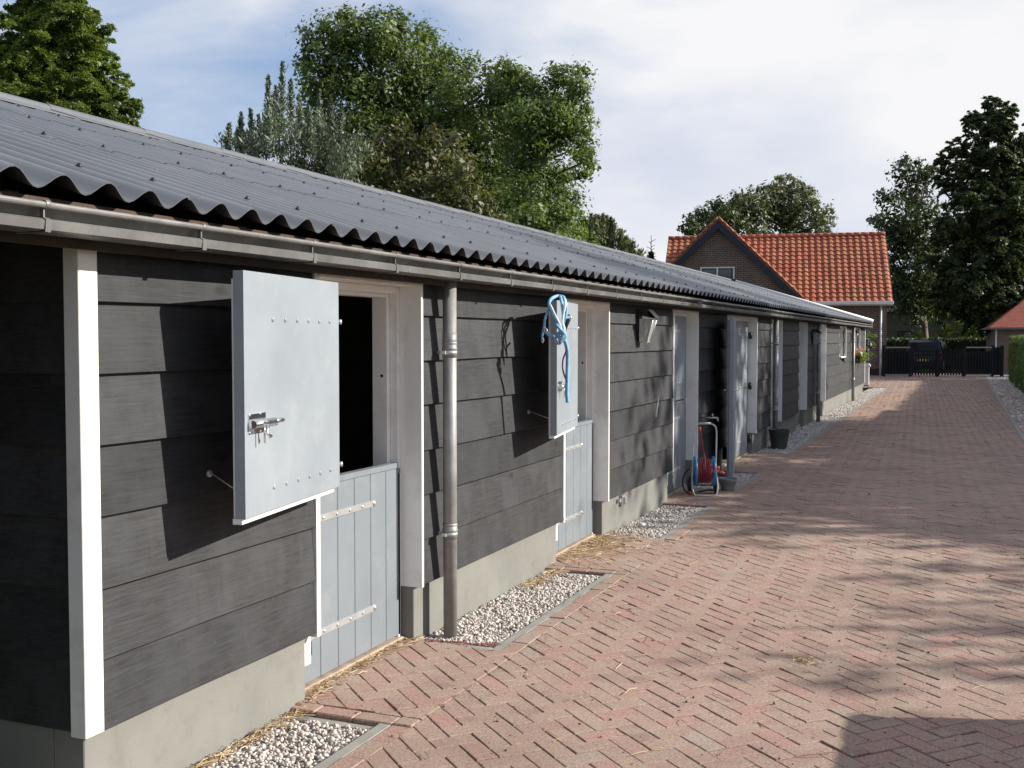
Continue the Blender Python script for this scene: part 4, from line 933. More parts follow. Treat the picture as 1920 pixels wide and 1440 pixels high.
# ================================================================== HOSE REEL, buckets
def hosereel():
    t = thing('hose_cart', 'hose cart with steel tube frame, blue reel sides and dark red hose', 'hose reel', (-2.53, 11.62, 0), R(20))
    m = MB(); w0 = .125; w1 = .12
    def fr(z): return .02+.20*z   # lean
    pts = smooth([(-w0, fr(.30), .30), (-w0-.010, .0, .10), (-w0+.01, -.03, .022), (-w0+.05, -.035, .014), (w0-.05, -.035, .014), (w0-.01, -.03, .022), (w0+.010, .0, .10), (w0, fr(.30), .30)], 5)
    m.tube(pts, .0095, 10); m.build('foot_frame', M['steel'], t, False)
    m = MB(); m.tube(smooth([(-w0, fr(.28), .28), (-w1+.01, fr(.5), .50), (-w1+.030, fr(.68), .68), (-w1+.055, fr(.755), .752), (-w1+.10, fr(.77), .77), (w1-.06, fr(.77), .77), (w1+.0, fr(.755), .750), (w1+.022, fr(.70), .69), (w1+.015, fr(.5), .50), (w0, fr(.28), .28)], 5), .0085, 10); m.build('handle_frame', M['steel'], t, False)
    m = MB(); m.tube([(-.07+.02, fr(.77), .772), (.07+.01, fr(.77), .772)], .014, 10); m.build('grip', M['steel'], t, False)
    cz, cy = .265, .075
    for s in (-1, 1):
        m = MB(); x = s*.098
        m.lathe((x, cy, cz), [(.150, -.009), (.158, -.009), (.158, .009), (.150, .009), (.150, -.009)], 32, axis='x')
        m.lathe((x, cy, cz), [(.001, -.010), (.045, -.010), (.045, .010), (.001, .010)], 24, axis='x')
        m.lathe((x, cy, cz), [(.078, -.005), (.086, -.005), (.086, .005), (.078, .005), (.078, -.005)], 24, axis='x')
        for k in range(8):
            q = k*math.pi/4+.2; s0 = len(m.v); m.box(-.006, .006, -.013, .013, .03, .152); m.rot(s0, Matrix.Translation((x, cy, cz))@Matrix.Rotation(q, 4, 'X'))
        m.build('reel_side', M['blue'], t, False)
    m = MB(); m.tube([(-.09, cy, cz), (.09, cy, cz)], .06, 20); 
    for layer, (r_, nn2) in enumerate(((.085, 9), (.105, 8), (.122, 8))):
        for k in range(nn2):
            x = -.078+.156*(k+(.5 if layer == 1 else 0))/8.0
            if x > .085: continue
            cc2 = [(x+.006*math.sin(a_+k), cy+(r_+random.uniform(-.003, .003))*math.cos(a_), cz+r_*math.sin(a_)) for a_ in np.linspace(0, 2*math.pi, 29)[:-1]]
            m.tube(cc2, .0105, 7, close=True)
    m.tube(smooth([(-.01, cy-.13, cz+.02), (-.005, cy-.10, cz+.12), (-.0, .12, .45), (-.018, fr(.62), .60), (-.035, fr(.70), .70)]), .010, 8); m.build('hose', M['red'], t, False)
    m = MB(); m.tube([(-.035, fr(.69)-.005, .69), (-.04, fr(.74)-.005, .735)], .014, 10); m.build('hose_connector', M['orange'], t, False)
    m = MB(); m.tube([(.108, cy, cz), (.15, cy, cz)], .022, 12); m.tube([(.145, cy, cz-.005), (.152, cy-.02, cz+.05)], .014, 8); m.tube([(.150, cy-.01, cz-.01), (.215, cy-.03, cz-.02)], .015, 10); m.build('crank', M['orange'], t, False)
    for s in (-1, 1):
        m = MB(); x = s*(.145 if s > 0 else .14); m.lathe((x, .17, .098), [(.030, -.016), (.085, -.020), (.097, -.012), (.097, .012), (.085, .020), (.030, .016), (.030, -.016)], 24, axis='x'); m.lathe((x, .17, .098), [(.001, -.014), (.03, -.014), (.03, .014), (.001, .014)], 14, axis='x'); m.build('wheel', M['rubber'], t, False)
    m = MB(); m.tube([(-.15, .17, .098), (.15, .17, .098)], .007, 8); m.tube([(-w0, fr(.28), .30), (-.125, .17, .098)], .008, 8); m.tube([(w0, fr(.28), .30), (.125, .17, .098)], .008, 8); m.build('axle', M['black'], t, False)
    m = MB(); m.tube(smooth([(-.115, cy, cz), (-.155, cy, cz+.02), (-.20, cy-.02, cz-.01), (-.235, cy-.03, cz-.10), (-.22, cy-.05, .07), (-.16, cy-.05, .03), (-.05, cy+.02, .035), (.05, cy+.05, .05), (.11, cy+.1, .04)]), .0095, 8); m.build('supply_hose', M['rubber'], t, False)
    m = MB(); m.tube([(-.112, cy, cz), (-.15, cy, cz+.018)], .014, 10); m.tube([(-.175, cy-.05, .033), (-.135, cy-.04, .030)], .013, 10); m.build('tap_connector', M['orange'], t, False)
hosereel()
# tap on the wall behind the reel handle
m = MB(); m.tube([(-2.80, 12.55, .78), (-2.60, 12.55, .78)], .010, 8); m.tube([(-2.60, 12.55, .79), (-2.585, 12.55, .74)], .011, 8); m.tube([(-2.65, 12.52, .82), (-2.65, 12.58, .82)], .007, 6); m.tube([(-2.65, 12.55, .78), (-2.65, 12.55, .82)], .006, 6)
tag(m.build('garden_tap', M['steel']), 'small steel tap on the boards above the hose cart', 'tap')
def bucket(name, label, loc, r0, r1, h, mat, handle=True):
    t = thing(name, label, 'bucket', loc); m = MB()
    m.lathe((0, 0, 0), [(.001, .0), (r0*.96, 0), (r0, .012), (r1, h-.03), (r1+.004, h-.028), (r1+.004, h-.022), (r1, h-.020), (r1+.001, h-.004), (r1+.010, h-.002), (r1+.011, h+.004), (r1-.002, h+.005), (r1-.006, h-.01), (r0-.006, .02), (.001, .02)], 32); m.build('bucket_body', mat, t, False)
    m = MB(); m.tube(smooth([(-(r1+.008)*math.cos(a_), -(r1+.012)*math.sin(a_)*.97, h-.002+(-.02 if 0 < a_ < 3 else 0)+.02*math.sin(a_)) for a_ in np.linspace(0, math.pi, 9)], 4), .0035, 6); m.build('handle', M['black'] if mat != M['pail'] else M['steel'], t, False)
bucket('bucket', 'dark green rubber bucket on the gravel at the foot of the second downpipe', (-2.60, 17.25, -.012), .115, .155, .29, M['bucket'])
bucket('bucket', 'small pale grey bucket behind the hose cart', (-2.40, 12.20, -.0), .075, .10, .13, M['pail'])

# ================================================================== PLANTS
def tree(name, label, cat, leafm, blobs, size, dens, trunk=None, group=None, bark='bark', limbs=True, **kw):
    """blobs: (px, py, radius_px, depth) -> real spheres at that distance; trunk: (px, width_m, depth)"""
    B = []
    for b in blobs:
        px, py, rp, Z = b[:4]; B.append((at(px, py, Z), rp/FPX*Z))
    tp, tw, tZ = trunk; base = gnd(tp, 640+CAMH/tZ*FPX); q = at(tp, 634, tZ); base = Vector((q.x, q.y, -.1))
    t = thing(name, label, cat, base, 0, group)
    P, Nn = cloud(B, size, dens, **kw); ok = P[:, 2] > .3
    V, Fq = leaves(P[ok], Nn[ok], size, kw.get('asp', 1.9) if False else 1.9); npmesh('crown', V, Fq, leafm, t)
    top = max(b[0].z for b in B); m = MB(); cx = sum(b[0].x for b in B)/len(B); cy = sum(b[0].y for b in B)/len(B)
    tipz = top*.92; tip = max(B, key=lambda b: b[0].z+4*b[1])[0]
    pts = [base+(Vector((tip.x, tip.y, tipz))-base)*s+Vector((random.uniform(-.1, .1), random.uniform(-.1, .1), 0))*(1 if 0 < s < 1 else 0) for s in (0, .15, .3, .5, .7, .9, 1)]
    for p, s in zip(pts, (0, .15, .3, .5, .7, .9, 1)): p.z = -.1+(tipz+.1)*s
    m.tube(pts, [tw*.62, tw*.5, tw*.44, tw*.34, tw*.22, tw*.1, .03], 9)
    if limbs:
        for c, r in B:
            s = max(.18, min(.8, (c.z-r)/max(tipz, 1))); a = base+(Vector((tip.x, tip.y, tipz))-base)*s; a.z = -.1+(tipz+.1)*s
            mid = (a+c)/2+Vector((0, 0, -.1*r)); m.tube([a, mid, c], [tw*.16, tw*.10, tw*.04], 6)
            for _ in range(3):
                d = Vector((random.gauss(0, 1), random.gauss(0, 1), random.gauss(.3, 1))).normalized(); m.tube([c, c+d*r*.5, c+d*r*.95], [tw*.05, tw*.03, .01], 5)
    m.build('trunk', M[bark], t); return t
def jz(bl, Z, s): return [(a, b, c, Z+random.uniform(-s, s)) for a, b, c in bl]
# conifer crown made of sprays
def sprays(blobs, size, dens, n_per=26):
    """feathery drooping sprays: leaves along short arcs leaving the crown's shell"""
    Ps = []; Ns = []
    for c, r in blobs:
        c = np.array(c); ns = int(n_per*max(1, r)**1.3)
        for _ in range(ns):
            d = rng.normal(size=3); d[2] *= .7; d /= np.linalg.norm(d); s0 = c+d*r*rng.uniform(.35, .75); L_ = r*rng.uniform(.35, .7)
            side = np.cross(d, [0, 0, 1.]); side /= np.linalg.norm(side)+1e-6
            k = int(dens*(L_*.35*L_)/size**2*2.0)+8; u = rng.uniform(0, 1, k)**.8; wv = rng.normal(0, .24, k)*(1-.55*u)*L_
            q = s0+d*(u*L_)[:, None]+side*wv[:, None]+np.array([0, 0, 1])*(-.35*u**2*L_-.25*np.abs(wv)+rng.normal(0, .06, k)*L_)[:, None]
            Ps.append(q); Ns.append(np.tile(d*.35+np.array([0, 0, .8]), (k, 1)))
    return np.concatenate(Ps), np.concatenate(Ns)
def conifer(name, label, leafm, blobs, size, dens, trunk, **kw):
    B = [(at(a, b, Z), rp/FPX*Z) for a, b, rp, Z in blobs]; tp, tw, tZ = trunk; q = at(tp, 634, tZ); base = Vector((q.x, q.y, -.1))
    t = thing(name, label, 'tree', base); P, Nn = sprays(B, size, dens, **kw); ok = P[:, 2] > .3
    V, Fq = leaves(P[ok], Nn[ok], size); npmesh('crown', V, Fq, leafm, t)
    top = max(b[0].z+b[1]*.7 for b in B); m = MB(); top *= .9; m.tube([base, base+Vector((0, 0, top*.5)), base+Vector((0, 0, top))], [tw*.6, tw*.35, .04], 9)
    for c, r in B: m.tube([Vector((base.x, base.y, max(.5, c.z-.2*r))), c], [tw*.12, tw*.04], 5)
    m.build('trunk', M['bark'], t); return t
Z = 36
conifer('dawn_redwood', 'broad feathery yellow-green conifer towering over the near end of the roof, top left', LEAF['y'],
  jz([(95, -60, 45), (70, 0, 60), (125, 20, 65), (60, 70, 70), (140, 90, 75), (20, 110, 60), (95, 140, 85), (175, 150, 60), (40, 190, 80), (130, 200, 85), (205, 205, 50), (70, 260, 90), (170, 260, 80), (225, 245, 42), (-40, 200, 70), (-30, 280, 90), (240, 275, 45), (100, 330, 90), (200, 340, 80)], Z, 1.2), .048, 2.4, (90, .5, Z), n_per=46)
T2 = jz([(640, 75, 62), (610, 130, 55), (700, 70, 58), (745, 100, 60), (595, 185, 45), (660, 170, 75), (730, 180, 80), (800, 120, 62), (850, 140, 55), (620, 250, 60), (700, 270, 80), (790, 220, 85), (870, 210, 75), (925, 165, 50), (800, 310, 85), (890, 290, 80), (940, 250, 60), (640, 330, 70), (730, 370, 80), (840, 390, 80), (920, 380, 70), (930, 330, 50), (650, 30, 22), (735, 45, 30), (800, 65, 26), (575, 120, 22), (565, 250, 20), (640, 400, 90)], 33, 1.6)
tree('broadleaf_tree', 'large rounded dense green tree standing behind the middle of the roof', 'tree', LEAF['a'], T2, .066, 3.3, (760, .6, 33), clump=.21)
T2b = jz([(985, 160, 42), (1010, 200, 55), (1000, 260, 60), (1045, 145, 32), (1075, 165, 32), (1092, 130, 16), (1060, 210, 42), (1045, 260, 40), (1085, 275, 30), (1105, 300, 22), (985, 310, 52), (1015, 345, 42), (1040, 335, 20), (1085, 320, 24), (980, 370, 50), (1030, 395, 36), (1055, 415, 26), (1000, 430, 60), (950, 130, 26), (1097, 205, 14), (1062, 368, 26), (1072, 398, 28), (1045, 432, 42), (1020, 330, 42), (1000, 230, 60), (960, 200, 50), (1075, 240, 36)], 30, 1.2)
tree('acacia_tree', 'lighter loose green tree with open drooping right side, right of the dense green tree', 'tree', LEAF['r'], T2b, .052, 3.6, (1000, .35, 30), clump=.26, core=.15)
# grey-green shrub of upright shoots
def shoots(name, label, leafm, tips, Z, size, base_px, blobs, dens=2.2, w=9, zspread=1.0):
    q = at(base_px, 634, Z); t = thing(name, label, 'shrub', Vector((q.x, q.y, -.1))); Ps = []; Ns = []; m = MB()
    for px, py, ln in tips:
        zz = Z+random.uniform(-zspread, zspread); a = at(px, py, zz); b = at(px+random.uniform(-6, 10), py+ln, zz); k = int(ln/FPX*Z/size*22); u = rng.uniform(0, 1, k)
        wd = (w/FPX*Z)*(.35+u*1.5); d = rng.normal(size=(k, 3)); d /= np.linalg.norm(d, axis=1)[:, None]
        A = np.array(a); Bv = np.array(b); q_ = A+(Bv-A)*u[:, None]+d*wd[:, None]*rng.uniform(.1, 1, k)[:, None]; Ps.append(q_); Ns.append(d+np.array([0, 0, .3])); m.tube([b, a], [.02, .005], 5)
    B = [(at(x, y, Z+random.uniform(-.6, .6)), r/FPX*Z) for x, y, r in blobs]; P, Nn = cloud(B, size, dens, clump=.2); Ps.append(P); Ns.append(Nn); P = np.concatenate(Ps); Nn = np.concatenate(Ns)
    # elongated leaves pointing up
    n = len(P); a = rng.normal(0, .55, (n, 3))+Nn*.45+np.array([0, 0, .75]); a /= np.linalg.norm(a, axis=1)[:, None]; b = np.cross(a, Nn+rng.normal(0, .3, (n, 3))); b /= np.linalg.norm(b, axis=1)[:, None]+1e-9
    s = size*np.exp(rng.normal(0, .25, n))[:, None]; V = np.stack([P-a*s*1.3, P+b*s*.38, P+a*s*1.3, P-b*s*.38], 1).reshape(-1, 3); npmesh('foliage', V, np.arange(4*n).reshape(n, 4), leafm, t)
    for c, r in B: m.tube([Vector((q.x, q.y, -.1)), c], [.05, .02], 5)
    m.build('stems', M['bark'], t)
shoots('willow_shrub', 'grey-green shrub with upright feathery shoots at the left of the tree group', LEAF['g'],
  [(530, 116, 110), (503, 143, 110), (452, 212, 70), (430, 232, 50), (470, 205, 70), (560, 178, 90), (545, 150, 90), (600, 170, 90), (620, 180, 100), (518, 160, 80), (445, 245, 50), (485, 215, 70), (580, 200, 90), (640, 200, 80)], 22, .034, 560,
  [(520, 225, 30), (495, 265, 38), (545, 260, 45), (600, 270, 50), (450, 262, 24), (475, 280, 30), (620, 310, 50), (560, 310, 50), (650, 290, 40), (650, 350, 45), (425, 262, 14)], 2.2)
tree('bronze_tree', 'bronze-tinted green tree low in front of the dense tree, just above the ridge', 'tree', LEAF['b'],
  jz([(700, 290, 42), (740, 270, 42), (790, 285, 45), (835, 290, 42), (720, 340, 50), (780, 350, 55), (840, 350, 50), (865, 320, 32), (880, 390, 45), (800, 400, 50), (700, 390, 50), (920, 420, 40), (745, 240, 20), (810, 245, 20), (850, 260, 16)], 24, .7), .06, 2.4, (790, .25, 24), clump=.22)
tree('small_tree', 'bright green tree low beside the ridge, right of the tree group', 'tree', LEAF['r'],
  jz([(1000, 400, 34), (1035, 400, 30), (1060, 410, 18), (1020, 440, 40), (975, 420, 40), (1050, 450, 36), (1075, 395, 10), (1060, 375, 10)], 26, .5), .06, 2.3, (1015, .2, 26), clump=.25)
shoots('poplar_thicket', 'distant grey-green poplar crown with upright tips beyond the ridge', LEAF['o'],
  [(1108, 402, 40), (1122, 404, 40), (1138, 405, 40), (1150, 412, 40), (1095, 406, 40), (1163, 430, 40), (1175, 443, 40), (1187, 455, 30), (1085, 410, 40), (1130, 402, 40), (1145, 408, 40), (1115, 404, 40), (1198, 470, 30)], 62, .10, 1120,
  [(1090, 440, 32), (1120, 435, 34), (1145, 445, 32), (1165, 465, 30), (1185, 480, 22), (1110, 470, 40), (1150, 490, 40), (1080, 470, 40), (1200, 490, 16)], 2.2, 7)
tree('yellow_shrub', 'yellow-green bush peeping over the ridge before the poplar crown', 'shrub', LEAF['y'], jz([(1085, 440, 14), (1105, 450, 15), (1120, 462, 12), (1070, 436, 12), (1100, 480, 20)], 40, .3), .09, 2.4, (1100, .12, 40))
# young spruce
q = at(1220, 634, 56); t = thing('spruce', 'young dark spruce with thin leader beside the brick house', 'tree', Vector((q.x, q.y, -.1))); Ps = []; Ns = []
zt = at(1220, 441, 56).z; hB = zt
for k in range(60):
    f_ = (k/60)**1.1; z = zt-.9-(zt-1.5)*f_; rr = .08+1.1*f_
    for a_ in np.linspace(0, 6.28, 9)[:-1]+random.uniform(0, 1):
        n = int(14+26*f_); u = rng.uniform(.1, 1, n); r__ = rr*random.uniform(.65, 1.1)
        Ps.append(np.stack([q.x+np.cos(a_)*u*r__+rng.normal(0, .05, n), q.y+np.sin(a_)*u*r__+rng.normal(0, .05, n), z-.25*u*r__+.12*(u**3)*r__+rng.normal(0, .03, n)], 1)); Ns.append(np.tile([0, 0, 1.], (n, 1)))
V, Fq = leaves(np.concatenate(Ps), np.concatenate(Ns), .07, 3); npmesh('crown', V, Fq, LEAF['d'], t)
m = MB(); m.tube([(q.x, q.y, -.1), (q.x, q.y, zt*.6), (q.x, q.y, zt)], [.11, .06, .012], 8)
for k in range(10):
    a_ = k*2.4; z = zt-.35-.09*k; m.tube([(q.x, q.y, z), (q.x+math.cos(a_)*.25, q.y+math.sin(a_)*.25, z+.12)], [.02, .01], 5)
m.build('trunk', M['bark'], t)
tree('round_tree', 'wide olive-green tree rising behind the orange house roof', 'tree', LEAF['o'],
  jz([(1400, 385, 34), (1430, 380, 36), (1460, 385, 40), (1500, 385, 36), (1530, 400, 30), (1480, 350, 24), (1465, 335, 12), (1510, 360, 22), (1450, 360, 22), (1375, 395, 36), (1350, 410, 36), (1545, 420, 22), (1410, 420, 50), (1480, 420, 50), (1340, 430, 40), (1530, 440, 30)], 78, 1.5), .13, 2.6, (1440, .6, 78))
tree('dark_tree', 'dark green tree at the left of the house ridge behind the gable', 'tree', LEAF['d'],
  jz([(1290, 415, 16), (1315, 400, 20), (1345, 385, 18), (1380, 370, 16), (1300, 432, 22), (1330, 430, 26), (1360, 400, 22), (1282, 428, 10)], 74, .8), .13, 2.6, (1330, .4, 74))
tree('tall_tree', 'tall slender loose-crowned tree with visible trunk right of the brick house', 'tree', LEAF['d'],
  jz([(1695, 325, 24), (1735, 330, 24), (1665, 375, 22), (1715, 365, 36), (1650, 412, 16), (1635, 415, 8), (1690, 415, 38), (1740, 400, 36), (1680, 465, 36), (1730, 455, 42), (1690, 510, 30), (1735, 510, 45), (1700, 555, 34), (1750, 560, 38), (1695, 300, 10), (1722, 305, 10), (1745, 318, 12), (1670, 430, 22), (1675, 545, 22), (1760, 590, 22), (1715, 600, 16), (1665, 500, 24), (1690, 570, 26), (1765, 540, 30), (1700, 440, 30), (1750, 470, 30)], 63, 1.2), .11, 3.0, (1737, .42, 63), bark='barkl', clump=.3, core=.2)
conifer('dawn_redwood', 'tallest dark feathery conifer at the right edge of the view', LEAF['d'],
  jz([(1858, 190, 16), (1850, 220, 26), (1875, 235, 26), (1835, 255, 26), (1865, 275, 38), (1895, 290, 26), (1825, 300, 26), (1800, 310, 18), (1850, 325, 44), (1900, 335, 40), (1790, 350, 24), (1830, 375, 42), (1885, 390, 50), (1930, 370, 40), (1785, 410, 30), (1815, 440, 46), (1870, 455, 56), (1930, 450, 60), (1775, 480, 36), (1830, 510, 56), (1895, 530, 60), (1780, 540, 34), (1940, 560, 60), (1850, 580, 44), (1810, 570, 34), (1770, 440, 22), (1775, 335, 24), (1768, 300, 15), (1795, 275, 20), (1822, 225, 18), (1882, 208, 22), (1842, 222, 26), (1902, 252, 32), (1915, 300, 40), (1865, 360, 40), (1850, 420, 50), (1890, 480, 55), (1800, 520, 45), (1850, 545, 55), (1770, 560, 30), (1900, 590, 45)], 57, 1.5), .085, 3.0, (1865, .45, 57), n_per=44)
tree('bush', 'sunlit ragged green bush behind the gate beside the red roofed garage', 'shrub', LEAF['r'], jz([(1815, 600, 20), (1835, 590, 20), (1850, 610, 20), (1830, 620, 24), (1858, 625, 14), (1808, 622, 18), (1840, 565, 14)], 64, .6), .12, 2.3, (1835, .12, 64))
tree('bush', 'low yellow-green bush behind the gate at the foot of the tall slender tree', 'shrub', LEAF['y'], jz([(1715, 628, 8), (1728, 626, 9), (1765, 622, 9), (1775, 616, 9), (1700, 632, 8), (1790, 628, 8)], 64.5, .2), .11, 2.6, (1745, .1, 64.5))
q = gnd(1628, 706); tree('climber', 'small loose green shrub against the brick wall at the end of the stable', 'shrub', LEAF['r'], [(1632, 632, 8, 42), (1628, 645, 9, 42), (1635, 650, 7, 42), (1626, 625, 6, 42), (1632, 660, 6, 42)], .05, 1.2, (1629, .05, 42))

def hedge(name, label, leafm, x0, x1, y0, y1, z0, z1, size, dens, rnd=.12, rz=0, loc=None):
    t = thing(name, label, 'hedge', loc or ((x0+x1)/2, (y0+y1)/2, 0), rz)
    Ps = []; Ns = []; cx, cy = ((x0+x1)/2, (y0+y1)/2)
    def add(A, fn, nrm):
        n = int(A*dens/size**2*.5); u, v = rng.uniform(0, 1, n), rng.uniform(0, 1, n); P = fn(u, v); Ps.append(P+rng.normal(0, .03, P.shape)-np.array(nrm)*rng.uniform(0, .10, n)[:, None]); Ns.append(np.tile(nrm, (n, 1)).astype(float)*.8+np.array([0, 0, .2]))
    W, D, H = x1-x0, y1-y0, z1-z0; c_ = lambda a: np.full_like(a, 1.0)
    add(D*H, lambda u, v: np.stack([x0*c_(u), y0+D*u, z0+H*v], 1), (-1, 0, 0)); add(D*H, lambda u, v: np.stack([x1*c_(u), y0+D*u, z0+H*v], 1), (1, 0, 0))
    add(W*H, lambda u, v: np.stack([x0+W*u, y0*c_(u), z0+H*v], 1), (0, -1, 0)); add(W*H, lambda u, v: np.stack([x0+W*u, y1*c_(u), z0+H*v], 1), (0, 1, 0)); add(W*D, lambda u, v: np.stack([x0+W*u, y0+D*v, z1*c_(u)], 1), (0, 0, 1))
    P = np.concatenate(Ps); Nn = np.concatenate(Ns)
    # soften the shape: low-frequency swelling and rounded top edges
    f_ = np.array([noise.noise(Vector((p[0]*.8, p[1]*.8, p[2]*.8))) for p in P]); ctr = np.array([cx, cy, (z0+z1)/2])
    P[:, 0] = cx+(P[:, 0]-cx)*(1-rnd*np.clip((P[:, 2]-z0)/H-.6, 0, 1)); P += Nn*f_[:, None]*.09
    V, Fq = leaves(P, Nn, size)
    mk = MB(); mk.box(x0+.14, x1-.14, y0+.14, y1-.14, z0, z1-.14); 
    if loc: 
        o = npmesh('foliage', V, Fq, leafm, t); o.location = (0, 0, 0); mk.build('inner_twigs', M['bark'], t, False)
    else: npmesh('foliage', V, Fq, leafm, t); mk.build('inner_twigs', M['bark'], t)
    return t
hedge('hedge', 'clipped green hedge along the gravel strip at the right edge', LEAF['r'], 1.80, 2.9, 24, 49, -.02, 1.74, .035, 2.2)
hedge('hedge', 'long dark clipped hedge across the road behind the gate', LEAF['d'], -5.5, 5.5, -.6, .6, 0, 1.72, .07, 2.4, rz=R(8), loc=tuple(at(1768, 634, 61).xy)+(-.05,))
m = MB(); m.box(1.6, 1.85, -6, 5.83, -.1, 1.02, 0, .02); m.box(1.56, 1.89, -6.02, 5.86, 1.021, 1.075, 0, .02)  # unseen wall, added and shaped to cast the shadow at lower right
tag(m.build('shadow_wall', M['gbrick']), 'unseen low brick wall added right of the camera to cast a shadow', 'wall')

# trees out of frame on the right that shade the drive
def shade_tree(name, label, centre, blobs, size, dens, tw=.4, leafm='a'):
    cx, cy, cz = centre; t = thing(name, label, 'tree', (cx, cy, -.1)); B = [(Vector((cx+a, cy+b, cz+c_)), r) for a, b, c_, r in blobs]
    P, Nn = cloud(B, size, dens, clump=.25); V, Fq = leaves(P, Nn, size); npmesh('crown', V, Fq, LEAF[leafm], t)
    m = MB(); m.tube([(cx, cy, -.1), (cx, cy, cz*.6), (cx, cy, cz+1)], [tw, tw*.7, tw*.2], 10)
    for c_, r in B: m.tube([(cx, cy, max(1, cz*.55)), c_], [tw*.3, .04], 6)
    m.build('trunk', M['bark'], t)
def dome(rx, ry, rz, n, r):
    o = []
    for _ in range(n):
        d = Vector((random.gauss(0, 1), random.gauss(0, 1), random.gauss(0, 1))).normalized()*random.uniform(.35, 1)**.5; o.append((d.x*rx, d.y*ry, d.z*rz, r*random.uniform(.8, 1.25)))
    return o
shade_tree('broadleaf_tree', 'big full-crowned tree standing to the right of the drive', (13.0, 19.8, 6.6), dome(2.6, 3.6, 5.0, 34, 1.5)+[(-.5, -4.2, -2.6, 1.5), (-.5, -3.2, -3.8, 1.5), (0, -4.4, -.8, 1.4), (-.5, -1.5, -4.4, 1.5), (-.5, 1, -4.6, 1.5), (0, 3.4, -4, 1.6), (0, -2, 0, 1.6), (0, 1, -1, 2)], .15, 1.5)
shade_tree('broadleaf_tree', 'second full-crowned tree farther along the right of the drive', (15.0, 27.2, 7.6), dome(3.0, 3.0, 5.6, 30, 1.7)+[(0, -3.4, -4, 1.7), (0, -3.5, -1, 1.8), (0, 0, -4.5, 1.7), (0, 0, 0, 2)], .15, 1.5)
shade_tree('broadleaf_tree', 'lighter tree with open crown nearest the camera on the right', (12.5, 11.6, 6.3), [(0, 0, 0, .9), (-.5, -1.0, .2, .7), (0, 1.4, .2, .8), (.5, .6, -.8, .8), (-.8, 2.2, -.6, .7), (1.0, -1.6, -.3, .6), (.2, -.6, -1.3, .7)], .09, .42, .07)
shade_tree('broadleaf_tree', 'leafy tree filling the gap between the two big trees right of the drive', (12.4, 16.6, 5.4), dome(1.6, 2.2, 2.6, 14, 1.2), .13, 1.2)
sh = thing('brick_shed', 'long brick shed to the right of the drive behind the trees', 'shed', (5.2, 17, 0))
m = MB(); m.box(0, 4.5, 0, 12.6, -.1, 3.3); m.build('wall', M['gbrick'], sh, False); m = MB(); m.box(-.2, 4.7, -.2, 12.7, 3.3, 3.55); m.build('roof', M['dwood'], sh, False)
bb = thing('gable_shading_barn', 'unseen tall black timber barn added to keep the near gable dark', 'barn', (-8.1, 1.25, 0))  # out of view, added to block skylight from the near gable
m = MB(); m.box(-7, 5.2, -8, 0, -.1, 4.6); m.build('wall', M['dwood'], bb, False); m = MB(); m.prism([(-8.4, 4.55), (.4, 4.55), (-4, 7.5)], 'x', -7.3, 5.4); m.build('roof', M['roof'], bb, False)
m = MB(); m.box(-1.6, 1.6, .001, .06, 0, 3.0); m.build('door_leaf', M['navy'], bb, False)

shade_tree('broadleaf_tree', 'rounded tree beyond the garage that shades the gate', (15.0, 57.5, 7.0), dome(3.0, 4.5, 4.5, 26, 1.8), .2, 1.4)
# ================================================================== HOUSE
Oh = gnd(1661, 704); HR = R(9)
hs = thing('brick_house', 'brick house with orange pantile roof and cross gable beyond the stable', 'house', (Oh.x, Oh.y, 0), HR)
Rz = Matrix.Rotation(HR, 3, 'Z'); Ri = Rz.inverted()
def hloc(px, py, yl):   # local x,z on the plane local y = yl seen through pixel
    d = Ri@(R_*((px-960)/FPX)+U_*((720-py)/FPX)+F_); o = Ri@(Vector((0, 0, CAMH))-Vector((Oh.x, Oh.y, 0))); t_ = (yl-o.y)/d.y; p = o+d*t_; return p.x, p.z
xl, ze = hloc(1238, 566, 0); EZ = hloc(1600, 566, -.3)[1]; RD = 3.6; RZ = hloc(1500, 443, RD)[1]
xr = 0.0; x0 = hloc(1240, 500, 0)[0]
print('house eave', EZ, 'ridge', RZ, 'x0', x0)
YG = -1.6; ax, az = hloc(1347, 412, YG); gx, gz = hloc(1500, 557, YG); hwid = gx-ax; kx = (az-gz)/hwid
print('gable', ax, az, gx, gz)
m = MB(); m.box(x0+.15, 0, 0, .3, .3, EZ-.05); m.box(-.3, 0, .301, 2*RD-.3, .3, EZ-.05); m.box(x0+.15, x0+.45, .301, 2*RD, .3, EZ-.05)
m.prism([(.01, EZ-.05), (2*RD, EZ-.05), (RD, RZ-.15)], 'x', -.28, -.001) ; m.prism([(.01, EZ-.05), (2*RD, EZ-.05), (RD, RZ-.15)], 'x', x0+.16, x0+.44)
hw = hwid-.25; m.prism([(ax-hw, .3), (ax+hw, .3), (ax+hw, gz), (ax, az-.12), (ax-hw, gz)], 'y', YG+.02, -.001)
m.build('wall', M['hbrick'], hs, False)
m = MB(); m.box(x0+.14, .01, -.01, .31, -.1, .299); m.box(ax-hw-.01, ax+hw+.01, YG+.01, -.011, -.1, .299); m.build('plinth', M['hbrick2'], hs, False)
